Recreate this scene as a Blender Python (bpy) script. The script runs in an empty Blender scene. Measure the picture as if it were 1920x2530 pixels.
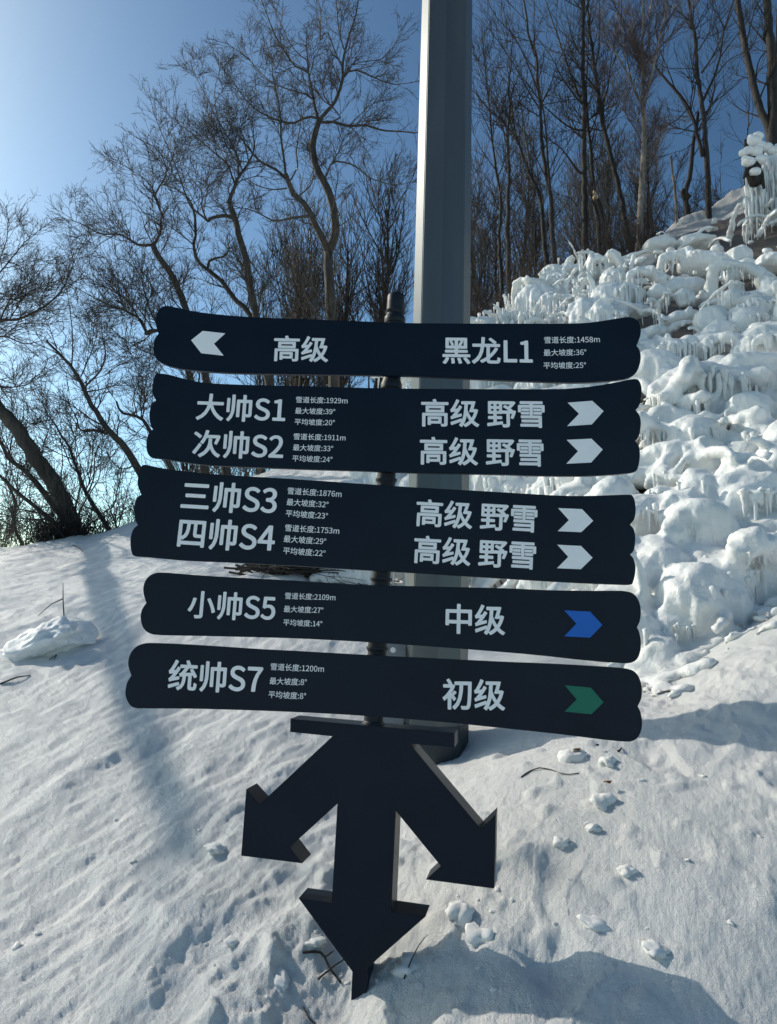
import bpy, bmesh, math, os
import numpy as np
from mathutils import Vector, Matrix
R = math.radians
sc = bpy.context.scene
C = sc.collection

# ------------------------------------------------------------------ camera
FPX, CU, CV = 1715.0, 960.0, 1265.0          # focal length and centre in photograph pixels (1920 x 2530)
HC = 1.75                                     # eye height above the snow at the photographer's feet
PITCH, ROLL = R(8.7), R(1.45)
fwd = np.array([0, math.cos(PITCH), math.sin(PITCH)])
up0 = np.array([0, -math.sin(PITCH), math.cos(PITCH)])
rt0 = np.array([1.0, 0, 0])
xc = math.cos(ROLL) * rt0 + math.sin(ROLL) * up0
yc = -math.sin(ROLL) * rt0 + math.cos(ROLL) * up0
CAM = np.array([0, 0, HC])
cam = bpy.data.cameras.new('camera')
cam.sensor_fit = 'VERTICAL'; cam.sensor_height = 36; cam.lens = FPX / 2530 * 36
cam.clip_start = .05; cam.clip_end = 6000
co = bpy.data.objects.new('camera', cam); C.objects.link(co)
m = Matrix.Identity(4)
for i in range(3):
    m[i][0] = xc[i]; m[i][1] = yc[i]; m[i][2] = -fwd[i]; m[i][3] = CAM[i]
co.matrix_world = m
sc.camera = co

# ------------------------------------------------------------------ daylight
SUN_AZ, SUN_EL = R(-62), R(33)               # sun to the left, beyond the sign
w = bpy.data.worlds.new('World'); sc.world = w; w.use_nodes = True
bg = w.node_tree.nodes['Background']
sky = w.node_tree.nodes.new('ShaderNodeTexSky'); sky.sky_type = 'NISHITA'; sky.sun_disc = False
sky.sun_elevation = SUN_EL; sky.sun_rotation = SUN_AZ
sky.altitude = 500; sky.air_density = 1.0; sky.dust_density = 1.3; sky.ozone_density = 1.2
gm = w.node_tree.nodes.new('ShaderNodeGamma'); gm.inputs[1].default_value = 1.56      # the phone's deep blue rendering of the sky
tn = w.node_tree.nodes.new('ShaderNodeVectorMath'); tn.operation = 'MULTIPLY'; tn.inputs[1].default_value = (.94, 1.03, .86)
w.node_tree.links.new(sky.outputs[0], gm.inputs[0]); w.node_tree.links.new(gm.outputs[0], tn.inputs[0])
w.node_tree.links.new(tn.outputs[0], bg.inputs[0]); bg.inputs[1].default_value = .082
sl = bpy.data.lights.new('sun', 'SUN'); sl.energy = 4.1; sl.angle = R(.5); sl.color = (1, .92, .80)
so = bpy.data.objects.new('sun', sl); C.objects.link(so)
sd = Vector((math.sin(SUN_AZ) * math.cos(SUN_EL), math.cos(SUN_AZ) * math.cos(SUN_EL), math.sin(SUN_EL)))
so.rotation_euler = sd.to_track_quat('Z', 'Y').to_euler(); so.location = (-30, 20, 30)
vs = sc.view_settings
vs.view_transform = 'Standard'; vs.look = 'None'; vs.exposure = -.34; vs.gamma = 1; vs.use_curve_mapping = False
sc.cycles.max_bounces = 6; sc.cycles.transparent_max_bounces = 4
sc.cycles.use_denoising = True

# ------------------------------------------------------------------ helpers
def rays(u, v):
    """direction (not normalised, y-ish forward) of the sight lines through photo pixels"""
    u = np.asarray(u, float); v = np.asarray(v, float)
    a = (u - CU) / FPX; b = (CV - v) / FPX
    return a[..., None] * xc + b[..., None] * yc + fwd

def at_y(u, v, y):
    d = rays(u, v); t = np.asarray(y) / d[..., 1]
    return CAM + d * t[..., None]

def mat(name, color, rough=.6, **kw):
    ma = bpy.data.materials.new(name); ma.use_nodes = True
    b = ma.node_tree.nodes['Principled BSDF']
    b.inputs['Base Color'].default_value = (*color, 1); b.inputs['Roughness'].default_value = rough
    for k, val in kw.items():
        b.inputs[k.replace('_', ' ')].default_value = val
    return ma, ma.node_tree, b

def noise_mix(nt, b, c1, c2, scale, detail=4, lo=.35, hi=.65, stretch=None, bump=0, bscale=None, bdist=.01):
    tc = nt.nodes.new('ShaderNodeTexCoord')
    mp = nt.nodes.new('ShaderNodeMapping')
    if stretch: mp.inputs['Scale'].default_value = stretch
    nt.links.new(tc.outputs['Object'], mp.inputs[0])
    n = nt.nodes.new('ShaderNodeTexNoise'); n.inputs['Scale'].default_value = scale; n.inputs['Detail'].default_value = detail
    nt.links.new(mp.outputs[0], n.inputs['Vector'])
    r = nt.nodes.new('ShaderNodeValToRGB')
    r.color_ramp.elements[0].position = lo; r.color_ramp.elements[1].position = hi
    r.color_ramp.elements[0].color = (*c1, 1); r.color_ramp.elements[1].color = (*c2, 1)
    nt.links.new(n.outputs['Fac'], r.inputs[0]); nt.links.new(r.outputs[0], b.inputs['Base Color'])
    if bump:
        n2 = nt.nodes.new('ShaderNodeTexNoise'); n2.inputs['Scale'].default_value = bscale or scale * 3; n2.inputs['Detail'].default_value = 5
        nt.links.new(mp.outputs[0], n2.inputs['Vector'])
        bp = nt.nodes.new('ShaderNodeBump'); bp.inputs['Strength'].default_value = bump; bp.inputs['Distance'].default_value = bdist
        nt.links.new(n2.outputs['Fac'], bp.inputs['Height']); nt.links.new(bp.outputs[0], b.inputs['Normal'])

def mesh_np(name, V, F, ma=None, smooth=True):
    """V (n,3), F list of (k, array(m,k)) blocks"""
    me = bpy.data.meshes.new(name)
    V = np.asarray(V, np.float32)
    blocks = [(f.shape[1], f) for f in (F if isinstance(F, list) else [F]) if len(f)]
    nl = sum(k * len(f) for k, f in blocks); nf = sum(len(f) for k, f in blocks)
    me.vertices.add(len(V)); me.vertices.foreach_set('co', V.ravel())
    me.loops.add(nl); me.polygons.add(nf)
    li = np.concatenate([f.ravel() for k, f in blocks]).astype(np.int32)
    me.loops.foreach_set('vertex_index', li)
    tot = np.concatenate([np.full(len(f), k, np.int32) for k, f in blocks])
    st = np.concatenate([[0], np.cumsum(tot)[:-1]]).astype(np.int32)
    me.polygons.foreach_set('loop_start', st); me.polygons.foreach_set('loop_total', tot)
    me.polygons.foreach_set('use_smooth', np.full(nf, smooth, bool))
    me.update(calc_edges=True)
    if ma: me.materials.append(ma)
    return me

def link(name, me, parent=None, ma=None):
    o = bpy.data.objects.new(name, me); C.objects.link(o)
    if ma and not me.materials: me.materials.append(ma)
    if parent is not None:                       # meshes are in world metres: undo the offset of the thing's base
        o.parent = parent
        o.location = -parent.location if parent.parent is None else (0, 0, 0)
    return o

def tag(o, label=None, cat=None, group=None, kind=None):
    if label: o['label'] = label
    if cat: o['category'] = cat
    if group: o['group'] = group
    if kind: o['kind'] = kind
    return o

def empty(name, loc, label, cat, group=None):
    o = bpy.data.objects.new(name, None); C.objects.link(o); o.location = loc; o.empty_display_size = .1
    return tag(o, label, cat, group)

# gradient noise ------------------------------------------------------------
_r = np.random.RandomState(7)
_perm = np.concatenate([_r.permutation(1024)] * 3)
_ga = _r.rand(1024) * 2 * np.pi
_gx, _gy = np.cos(_ga), np.sin(_ga)
def pn(x, y):
    xi = np.floor(x).astype(np.int64); yi = np.floor(y).astype(np.int64)
    xf = x - xi; yf = y - yi
    u = xf * xf * xf * (xf * (xf * 6 - 15) + 10); v = yf * yf * yf * (yf * (yf * 6 - 15) + 10)
    def g(i, j):
        h = _perm[_perm[(xi + i) & 1023] + ((yi + j) & 1023)]
        return _gx[h] * (xf - i) + _gy[h] * (yf - j)
    a = g(0, 0); b = g(1, 0); c = g(0, 1); d = g(1, 1)
    return (a + u * (b - a)) * (1 - v) + (c + u * (d - c)) * v
def fbm(x, y, o=4, g=.5):
    s = 0; a = 1.0
    for k in range(o):
        s = s + a * pn(x * 2 ** k + 17.3 * k, y * 2 ** k - 9.1 * k); a *= g
    return s

# ------------------------------------------------------------------ the slope
def azel(u, v):
    d = rays(u, v); h = np.hypot(d[..., 0], d[..., 1])
    return np.arctan2(d[..., 0], d[..., 1]), d[..., 2] / h
# (u, v, distance) of the crest of the hill, left to right
CR = np.array([(-900, 1500, 12), (-400, 1420, 12), (0, 1358, 12), (60, 1347, 12), (150, 1332, 12), (230, 1320, 12), (290, 1300, 12), (400, 1262, 12.5),
    (550, 1195, 13), (650, 1162, 13), (800, 1125, 13), (900, 1080, 13), (970, 1000, 13), (1060, 850, 13), (1120, 830, 13), (1190, 818, 13), (1260, 785, 13),
    (1330, 725, 13.5), (1400, 672, 14), (1500, 648, 14), (1560, 632, 14.5), (1600, 595, 15), (1650, 560, 16), (1700, 527, 16.5),
    (1760, 507, 17), (1860, 467, 17), (1920, 440, 17), (2100, 380, 17), (2600, 300, 17)], float)
# (u, v, distance) of the line where the gentle snow slope meets the steep bank
FT = np.array([(-900, 1560, 8.0), (0, 1450, 8.0), (400, 1400, 8.0), (700, 1380, 8.2), (900, 1400, 8.2), (1150, 1440, 8.0), (1240, 1452, 7.6),
    (1400, 1500, 7.0), (1500, 1580, 6.2), (1580, 1690, 5.0), (1700, 1640, 5.2), (1800, 1560, 5.5), (1920, 1480, 6.0), (2200, 1350, 6.4), (2600, 1300, 6.5)], float)
ca, ce = azel(CR[:, 0], CR[:, 1]); fa, fe = azel(FT[:, 0], FT[:, 1])
def near(x, y):
    s = .256 * y
    r = .36 * (1 - np.exp(-np.maximum(x + .1, 0) / .7)) + .06 * np.maximum(x, 0)
    r = r * np.clip(1 - (y - 3.4) / 2.5, .25, 1)
    q = np.clip((y - 1.45) / 1.35, 0, 1); r = r * q * q * (3 - 2 * q)
    left = -.05 * np.maximum(-x - .5, 0)
    hump = .15 * np.exp(-((x - .50) ** 2 / .22 + (y - 1.80) ** 2 / .10))
    dips = -.17 * np.exp(-((x - .30) ** 2 / .22 + (y - 3.9) ** 2 / .30)) - .06 * np.exp(-((x + .10) ** 2 + (y - 2.36) ** 2) / .05)
    return s + r + left + hump + dips
AZ = np.linspace(-np.pi, np.pi, 721); DD = np.concatenate([np.linspace(0, 30, 301)])
A2, D2 = np.meshgrid(AZ, DD, indexing='ij')
X2, Y2 = np.sin(A2) * D2, np.cos(A2) * D2
cd = np.interp(A2, ca, CR[:, 2]); cel = np.interp(A2, ca, ce); fd = np.interp(A2, fa, FT[:, 2]); fel = np.interp(A2, fa, fe)
zc = HC + cel * cd; zf = HC + fel * fd
XF, YF = np.sin(A2) * fd, np.cos(A2) * fd
nz = near(X2, Y2)
wgt = np.clip((D2 - 3.0) / (fd - 3.0), 0, 1); wgt = wgt * wgt * (3 - 2 * wgt)
zn = nz + (zf - near(XF, YF)) * wgt
tt = np.clip((D2 - fd) / (cd - fd), 0, 1)
zs = zf + (zc - zf) * (tt * .9 + .1 * tt * tt)
zb = zc - .10 * (D2 - cd) - .006 * (D2 - cd) ** 2
ZG = np.where(D2 < fd, zn, np.where(D2 < cd, zs, zb))
front = np.clip((np.cos(A2) - .2) / .3, 0, 1); front = front * front * (3 - 2 * front)
flat = .256 * np.clip(Y2, -12, 0) - .1 + 0 * X2
ZG = ZG * front + flat * (1 - front)
for _ in range(3):
    ZG[:, 1:-1] = (ZG[:, :-2] + 2 * ZG[:, 1:-1] + ZG[:, 2:]) / 4
    ZG[1:-1] = (ZG[:-2] + 2 * ZG[1:-1] + ZG[2:]) / 4
def base_z(x, y):
    a = np.arctan2(x, y); d = np.hypot(x, y)
    ia = np.clip((a + np.pi) / (2 * np.pi) * 720, 0, 719.999); idd = np.clip(d * 10, 0, 299.99)
    i = ia.astype(int); j = idd.astype(int); fa_ = ia - i; fd_ = idd - j
    z = (ZG[i, j] * (1 - fa_) + ZG[i + 1, j] * fa_) * (1 - fd_) + (ZG[i, j + 1] * (1 - fa_) + ZG[i + 1, j + 1] * fa_) * fd_
    far = np.clip((d - 29) / 200, 0, 1)
    return z * (1 - far) - 6 * far
def ground_z(x, y):
    x = np.asarray(x, float); y = np.asarray(y, float)
    d = np.hypot(x, y)
    fade = np.clip((60 - d) / 30, 0, 1)
    s = x * .50 + y * .87; t = x * .87 - y * .50
    left = np.clip((.9 - x) / 1.6, .12, 1)
    z = .09 * fbm(x * .45 + 3, y * .45, 3) + np.clip((x - 4.2) / 1.5, 0, 1) * np.clip((y - 12) / 2, 0, 1) * (.16 * fbm(x * 1.1, y * 1.1, 4, .6) + .10 * (1 - 2 * np.abs(pn(x * .8 + y * .5, y * 1.9))))
    sas = 1 - np.abs(pn(s * .9 + .5 * pn(t * 1.1, s), t * 2.5)) * 2
    sas2 = 1 - np.abs(pn(s * 2.3 + 9, t * 7.5 + .9 * pn(s * 2, t * 2))) * 2
    brk = np.clip(.5 + 1.6 * pn(s * .9 + 5, t * .9), .1, 1.2); brk2 = np.clip(.5 + 1.8 * pn(s * 1.7 - 7, t * 2.6), .05, 1.3)
    z = z + left * (.030 * (sas - .6) * brk + .016 * (sas2 - .6) * brk2) + left * .014 * fbm(s * 2.3, t * 5.5, 4, .6) + left * .010 * fbm(s * 4, t * 15, 3)
    ph = t * 2.4 + 1.1 * pn(s * .8, t * .8) + .45 * pn(s * 2.6 + 5, t * 2.6); fr = ph - np.floor(ph)
    saw = np.where(fr < .86, fr / .86, (1 - fr) / .14) - .5
    mk = np.clip(.15 + 2.2 * pn(s * 1.3 + 31, t * 1.7), 0, 1)
    z = z + left * .017 * saw * mk                                     # wind crust lying in overlapping scales
    bil = np.abs(pn(x * 4.3 + 2, y * 4.3)) + .5 * np.abs(pn(x * 9.1, y * 9.1 + 4)) + .28 * np.abs(pn(x * 19, y * 19))
    tr = np.clip(.1 + 1.8 * pn(x * .9 + 12, y * .9 + 6), 0, 1) * np.clip((x + .3) / .8, 0, 1) + .8 * np.exp(-((x + .2) ** 2 + (y - 2.3) ** 2) / .35)
    z = z - .050 * (bil - .3) * np.clip(tr, 0, 1)                      # trodden, broken surface
    z = z + .022 * fbm(x * 2.1, y * 2.1, 3)
    kick = np.maximum(0, pn(x * 2.9 + 70, y * 2.9 + 8) - .22) * np.clip((x - .1) / .5, 0, 1) * np.clip(1 - (d - 3.4) / 2, 0, 1); z = z - .16 * kick + .05 * np.maximum(0, .10 - np.abs(kick - .05)) * (kick > 0)
    pit = np.maximum(0, pn(x * 3.7 + 40, y * 3.7) - .28)
    z = z - .04 * pit * (1 - .6 * left)
    lump = np.maximum(0, fbm(x * 7 + 5, y * 7, 2) - .18)
    area = .10 + np.exp(-((x + .1) ** 2 + (y - 2.4) ** 2) / .5) + .5 * np.exp(-((x - .9) ** 2 + (y - 3.1) ** 2) / .6)
    z = z + .075 * lump * area * np.clip(((x + .1) ** 2 + (y - 2.4) ** 2) / .05, 0, 1)
    z = z + .0040 * fbm(x * 17, y * 17, 3) * np.clip(1.4 - d / 9, .3, 1)
    z = z + (.0026 + .0022 * left) * fbm(s * 34, t * 60, 3, .7) * np.clip(1.3 - d / 5, 0, 1)
    return base_z(x, y) + z * fade
def hit(u, v, lo=1.2, hi=24.0, step=.04):
    """where sight lines through photo pixels meet the slope"""
    u = np.atleast_1d(np.asarray(u, float)); v = np.atleast_1d(np.asarray(v, float))
    d = rays(u, v); d = d / np.hypot(d[:, 0], d[:, 1])[:, None]
    res = np.full(len(u), hi); done = np.zeros(len(u), bool)
    for t in np.arange(lo, hi, step):
        P = CAM + d * t
        h = (P[:, 2] < base_z(P[:, 0], P[:, 1]) + .0) & ~done
        res[h] = t; done |= h
    P = CAM + d * res[:, None]
    P[:, 2] = ground_z(P[:, 0], P[:, 1])
    return P, done

cols = np.concatenate([np.linspace(-180, -36, 60)[:-1], np.linspace(-36, -31, 16)[:-1], np.linspace(-31, 31, 700), np.linspace(31, 36, 16)[1:], np.linspace(36, 180, 60)[1:-1]])
rows = np.concatenate([[.25, .6, .9, 1.2, 1.5, 1.75], np.geomspace(1.9, 9, 400), np.geomspace(9.03, 19, 170), np.geomspace(19.5, 60, 30), np.geomspace(70, 4000, 25)])
ga, gd = np.meshgrid(np.radians(cols), rows, indexing='ij')
gx, gy = np.sin(ga) * gd, np.cos(ga) * gd
gz = ground_z(gx, gy)
nA, nD = gx.shape
V = np.stack([gx, gy, gz], -1).reshape(-1, 3)
V = np.vstack([V, [[0, 0, float(ground_z(0, 0))]]])
ii = np.arange(nA)[:, None]; jj = np.arange(nD - 1)[None]
i2 = (ii + 1) % nA
Fq = np.stack([ii * nD + jj, ii * nD + jj + 1, i2 * nD + jj + 1, i2 * nD + jj + 0 * ii], -1).reshape(-1, 4)
Ft = np.stack([np.arange(nA) * nD, ((np.arange(nA) + 1) % nA) * nD, np.full(nA, nA * nD)], -1)
snow, nt, b = mat('snow', (.80, .82, .84), .42)
b.inputs['Specular IOR Level'].default_value = .5
tc = nt.nodes.new('ShaderNodeTexCoord')
def nz_node(scale, detail, rough=.5, src=None):
    n = nt.nodes.new('ShaderNodeTexNoise'); n.inputs['Scale'].default_value = scale; n.inputs['Detail'].default_value = detail; n.inputs['Roughness'].default_value = rough
    nt.links.new(src or tc.outputs['Object'], n.inputs['Vector']); return n
bA = nt.nodes.new('ShaderNodeBump'); bA.inputs['Strength'].default_value = .45; bA.inputs['Distance'].default_value = .010
nA_ = nz_node(26, 6, .62); nt.links.new(nA_.outputs['Fac'], bA.inputs['Height'])
bB = nt.nodes.new('ShaderNodeBump'); bB.inputs['Strength'].default_value = 1.0; bB.inputs['Distance'].default_value = .006
nB_ = nz_node(210, 3, .7); nt.links.new(nB_.outputs['Fac'], bB.inputs['Height'])
bM = nt.nodes.new('ShaderNodeBump'); bM.inputs['Strength'].default_value = .9; bM.inputs['Distance'].default_value = .010
nM_ = nz_node(62, 6, .75); nt.links.new(nM_.outputs['Fac'], bM.inputs['Height'])
nt.links.new(bA.outputs[0], bM.inputs['Normal']); nt.links.new(bM.outputs[0], bB.inputs['Normal']); nt.links.new(bB.outputs[0], b.inputs['Normal'])
nC_ = nz_node(3.0, 5); rr = nt.nodes.new('ShaderNodeMapRange'); rr.inputs['To Min'].default_value = .16; rr.inputs['To Max'].default_value = .58
nt.links.new(nC_.outputs['Fac'], rr.inputs[0]); nt.links.new(rr.outputs[0], b.inputs['Roughness'])
nD_ = nz_node(1.1, 6); cr = nt.nodes.new('ShaderNodeValToRGB')
cr.color_ramp.elements[0].color = (.80, .81, .80, 1); cr.color_ramp.elements[1].color = (.88, .88, .87, 1)
cr.color_ramp.elements[0].position = .35; cr.color_ramp.elements[1].position = .6
nt.links.new(nD_.outputs['Fac'], cr.inputs[0])
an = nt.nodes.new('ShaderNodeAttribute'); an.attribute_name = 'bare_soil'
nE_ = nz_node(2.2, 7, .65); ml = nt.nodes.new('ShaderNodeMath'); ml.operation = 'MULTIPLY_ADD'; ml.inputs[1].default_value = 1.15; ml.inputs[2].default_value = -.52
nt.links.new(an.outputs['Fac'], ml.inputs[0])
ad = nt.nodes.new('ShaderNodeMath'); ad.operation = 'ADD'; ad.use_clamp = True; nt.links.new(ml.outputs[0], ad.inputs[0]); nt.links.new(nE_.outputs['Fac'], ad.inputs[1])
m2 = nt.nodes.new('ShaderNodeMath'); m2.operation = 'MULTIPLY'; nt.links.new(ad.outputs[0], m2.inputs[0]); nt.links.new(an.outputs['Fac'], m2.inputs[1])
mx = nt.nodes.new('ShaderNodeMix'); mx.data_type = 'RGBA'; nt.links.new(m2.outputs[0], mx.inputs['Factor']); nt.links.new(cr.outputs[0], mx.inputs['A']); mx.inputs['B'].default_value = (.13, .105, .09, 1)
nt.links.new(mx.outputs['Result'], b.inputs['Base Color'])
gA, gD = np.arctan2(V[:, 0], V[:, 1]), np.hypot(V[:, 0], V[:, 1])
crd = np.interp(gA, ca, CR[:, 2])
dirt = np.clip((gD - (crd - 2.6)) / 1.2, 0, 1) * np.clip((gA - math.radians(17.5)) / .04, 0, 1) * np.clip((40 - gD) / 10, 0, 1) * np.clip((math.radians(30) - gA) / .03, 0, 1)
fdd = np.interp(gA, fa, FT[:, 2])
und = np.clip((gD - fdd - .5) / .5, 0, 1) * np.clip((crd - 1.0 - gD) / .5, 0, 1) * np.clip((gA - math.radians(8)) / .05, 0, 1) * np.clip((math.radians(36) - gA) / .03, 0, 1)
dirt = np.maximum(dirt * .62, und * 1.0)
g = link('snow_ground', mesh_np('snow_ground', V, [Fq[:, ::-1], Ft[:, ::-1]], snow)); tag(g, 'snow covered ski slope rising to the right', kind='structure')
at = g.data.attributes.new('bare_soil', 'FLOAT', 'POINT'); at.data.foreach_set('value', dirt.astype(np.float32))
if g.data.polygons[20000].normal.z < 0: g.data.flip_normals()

# ------------------------------------------------------------------ tubes, spheres in numpy
def tubes(P, Rr, sides=3, cap=False, rng=None):
    """P (N,K,3), Rr (N,K) -> verts, quads (, tris)"""
    N, K, _ = P.shape
    T = np.empty_like(P); T[:, 1:-1] = P[:, 2:] - P[:, :-2]; T[:, 0] = P[:, 1] - P[:, 0]; T[:, -1] = P[:, -1] - P[:, -2]
    T /= np.maximum(np.linalg.norm(T, axis=-1, keepdims=True), 1e-9)
    mt = T.mean(1); ref = np.where(np.abs(mt[:, 2:3]) > .8, np.array([[1., .13, 0]]), np.array([[.1, .05, 1.]]))
    A = np.cross(T, ref[:, None, :]); A /= np.maximum(np.linalg.norm(A, axis=-1, keepdims=True), 1e-9)
    B = np.cross(T, A)
    th = np.arange(sides) / sides * 2 * np.pi
    V = P[:, :, None] + Rr[:, :, None, None] * (np.cos(th)[None, None, :, None] * A[:, :, None] + np.sin(th)[None, None, :, None] * B[:, :, None])
    V = V.reshape(-1, 3)
    n = np.arange(N)[:, None, None]; k = np.arange(K - 1)[None, :, None]; s = np.arange(sides)[None, None, :]
    s2 = (s + 1) % sides
    base = n * K * sides
    Q = np.stack([base + k * sides + s, base + k * sides + s2, base + (k + 1) * sides + s2, base + (k + 1) * sides + s], -1).reshape(-1, 4)
    if not cap: return V, Q, np.zeros((0, 3), int)
    Vc = np.concatenate([P[:, 0] - T[:, 0] * Rr[:, :1] * .5, P[:, -1] + T[:, -1] * Rr[:, -1:] * .8]); o = len(V)
    n1 = np.arange(N)[:, None]; s1 = np.arange(sides)[None]; s3 = (s1 + 1) % sides
    t0 = np.stack([n1 * K * sides + s3, n1 * K * sides + s1, o + n1 + 0 * s1], -1).reshape(-1, 3)
    e = n1 * K * sides + (K - 1) * sides
    t1 = np.stack([e + s1, e + s3, o + N + n1 + 0 * s1], -1).reshape(-1, 3)
    return np.concatenate([V, Vc]), Q, np.concatenate([t0, t1])

def icos(sub):
    bm = bmesh.new(); bmesh.ops.create_icosphere(bm, subdivisions=sub, radius=1)
    v = np.array([x.co[:] for x in bm.verts]); f = np.array([[q.index for q in x.verts] for x in bm.faces]); bm.free()
    return v, f

class Acc:
    def __init__(s): s.V = []; s.Q = []; s.T = []; s.n = 0
    def add(s, V, Q=None, T=None):
        s.V.append(V)
        if Q is not None and len(Q): s.Q.append(Q + s.n)
        if T is not None and len(T): s.T.append(T + s.n)
        s.n += len(V)
    def tube(s, P, Rr, sides=3, cap=False): s.add(*tubes(P, Rr, sides, cap))
    def mesh(s, name, ma=None, smooth=True):
        F = []
        if s.Q: F.append(np.concatenate(s.Q))
        if s.T: F.append(np.concatenate(s.T))
        return mesh_np(name, np.concatenate(s.V), F, ma, smooth)
    def tris(s): return sum(2 * len(q) for q in s.Q) + sum(len(t) for t in s.T)

def resample(P, Rr, K, jit=0, rng=None):
    P = np.asarray(P, float); Rr = np.asarray(Rr, float)
    if len(P) > 2:                                             # catmull-rom
        Pe = np.vstack([2 * P[0] - P[1], P, 2 * P[-1] - P[-2]]); out = []; ro = []
        for i in range(len(P) - 1):
            p0, p1, p2, p3 = Pe[i:i + 4]
            for t in np.linspace(0, 1, 6, endpoint=False):
                out.append(.5 * ((2 * p1) + (-p0 + p2) * t + (2 * p0 - 5 * p1 + 4 * p2 - p3) * t * t + (-p0 + 3 * p1 - 3 * p2 + p3) * t ** 3))
                ro.append(Rr[i] * (1 - t) + Rr[i + 1] * t)
        out.append(P[-1]); ro.append(Rr[-1]); P = np.array(out); Rr = np.array(ro)
    L = np.concatenate([[0], np.cumsum(np.linalg.norm(np.diff(P, axis=0), axis=1))]); q = np.linspace(0, L[-1], K)
    P2 = np.stack([np.interp(q, L, P[:, i]) for i in range(3)], -1)
    if jit and rng is not None:
        j = rng.randn(K, 3) * jit; j[0] = 0; j[-1] = 0; P2 = P2 + j * L[-1]
    return P2, np.interp(q, L, Rr)

def spawn(P, Rr, n, lenf, rng, Q=5, ang=(30, 60), t0=.25, t1=1.0, upb=.15, wig=.25, rfac=.6, rtip=.003, lmax=9, lmin=.08, taper=.5, curl=0):
    """n children (int or array) from every parent polyline"""
    N, K, _ = P.shape
    if np.isscalar(n):
        par = np.repeat(np.arange(N), n)
    else:
        par = np.repeat(np.arange(N), n)
    M = len(par); t = t0 + (t1 - t0) * rng.rand(M)
    f = t * (K - 1); i = np.minimum(f.astype(int), K - 2); fr = (f - i)[:, None]
    b = P[par, i] * (1 - fr) + P[par, i + 1] * fr; rb = Rr[par, i] * (1 - fr[:, 0]) + Rr[par, i + 1] * fr[:, 0]
    T = P[par, i + 1] - P[par, i]; T /= np.maximum(np.linalg.norm(T, axis=1, keepdims=True), 1e-9)
    L = np.linalg.norm(np.diff(P, axis=1), axis=2).sum(1)[par]
    rv = rng.randn(M, 3); rv -= (rv * T).sum(1, keepdims=True) * T; rv /= np.maximum(np.linalg.norm(rv, axis=1, keepdims=True), 1e-9)
    a = np.radians(ang[0] + (ang[1] - ang[0]) * rng.rand(M))[:, None]
    D = np.cos(a) * T + np.sin(a) * rv; D[:, 2] += upb; D /= np.linalg.norm(D, axis=1, keepdims=True)
    Lc = np.clip(L * lenf * (1 - taper * (t - t0)) * (.6 + .8 * rng.rand(M)), lmin, lmax)
    out = np.empty((M, Q, 3)); out[:, 0] = b
    st = (Lc / (Q - 1))[:, None]; d = D.copy(); cv = rng.randn(M, 3) * curl
    for k in range(1, Q):
        d = d + rng.randn(M, 3) * wig + cv; d[:, 2] += upb * .5; d /= np.linalg.norm(d, axis=1, keepdims=True)
        out[:, k] = out[:, k - 1] + d * st
    r0 = np.clip(np.minimum(rb * rfac, Lc * .02), rtip * 1.1, None)
    R_ = r0[:, None] + (rtip - r0[:, None]) * np.linspace(0, 1, Q)[None] ** .8
    return out, R_

# ------------------------------------------------------------------ bark
def bark(name, c1, c2, sc_=14, rough=.85):
    ma, nt_, b_ = mat(name, c1, rough)
    noise_mix(nt_, b_, c1, c2, sc_, 6, .35, .68, (1, 1, .28), .8, sc_ * 3, .02)
    return ma
bark_dark = bark('dark_bark', (.012, .010, .009), (.034, .029, .026))
bark_willow = bark('willow_bark', (.03, .026, .022), (.075, .066, .054))
bark_birch = bark('birch_bark', (.06, .045, .04), (.30, .26, .22), 9)
twig_m = mat('twig_bark', (.022, .018, .016), .8)[0]
twig_pale = mat('pale_twig_bark', (.06, .052, .045), .8)[0]
wood_pale, nt_, b_ = mat('torn_wood', (.42, .33, .20), .8); noise_mix(nt_, b_, (.25, .18, .10), (.5, .4, .26), 20, 4, stretch=(1, 1, .15))
NTRI = [0]

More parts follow.
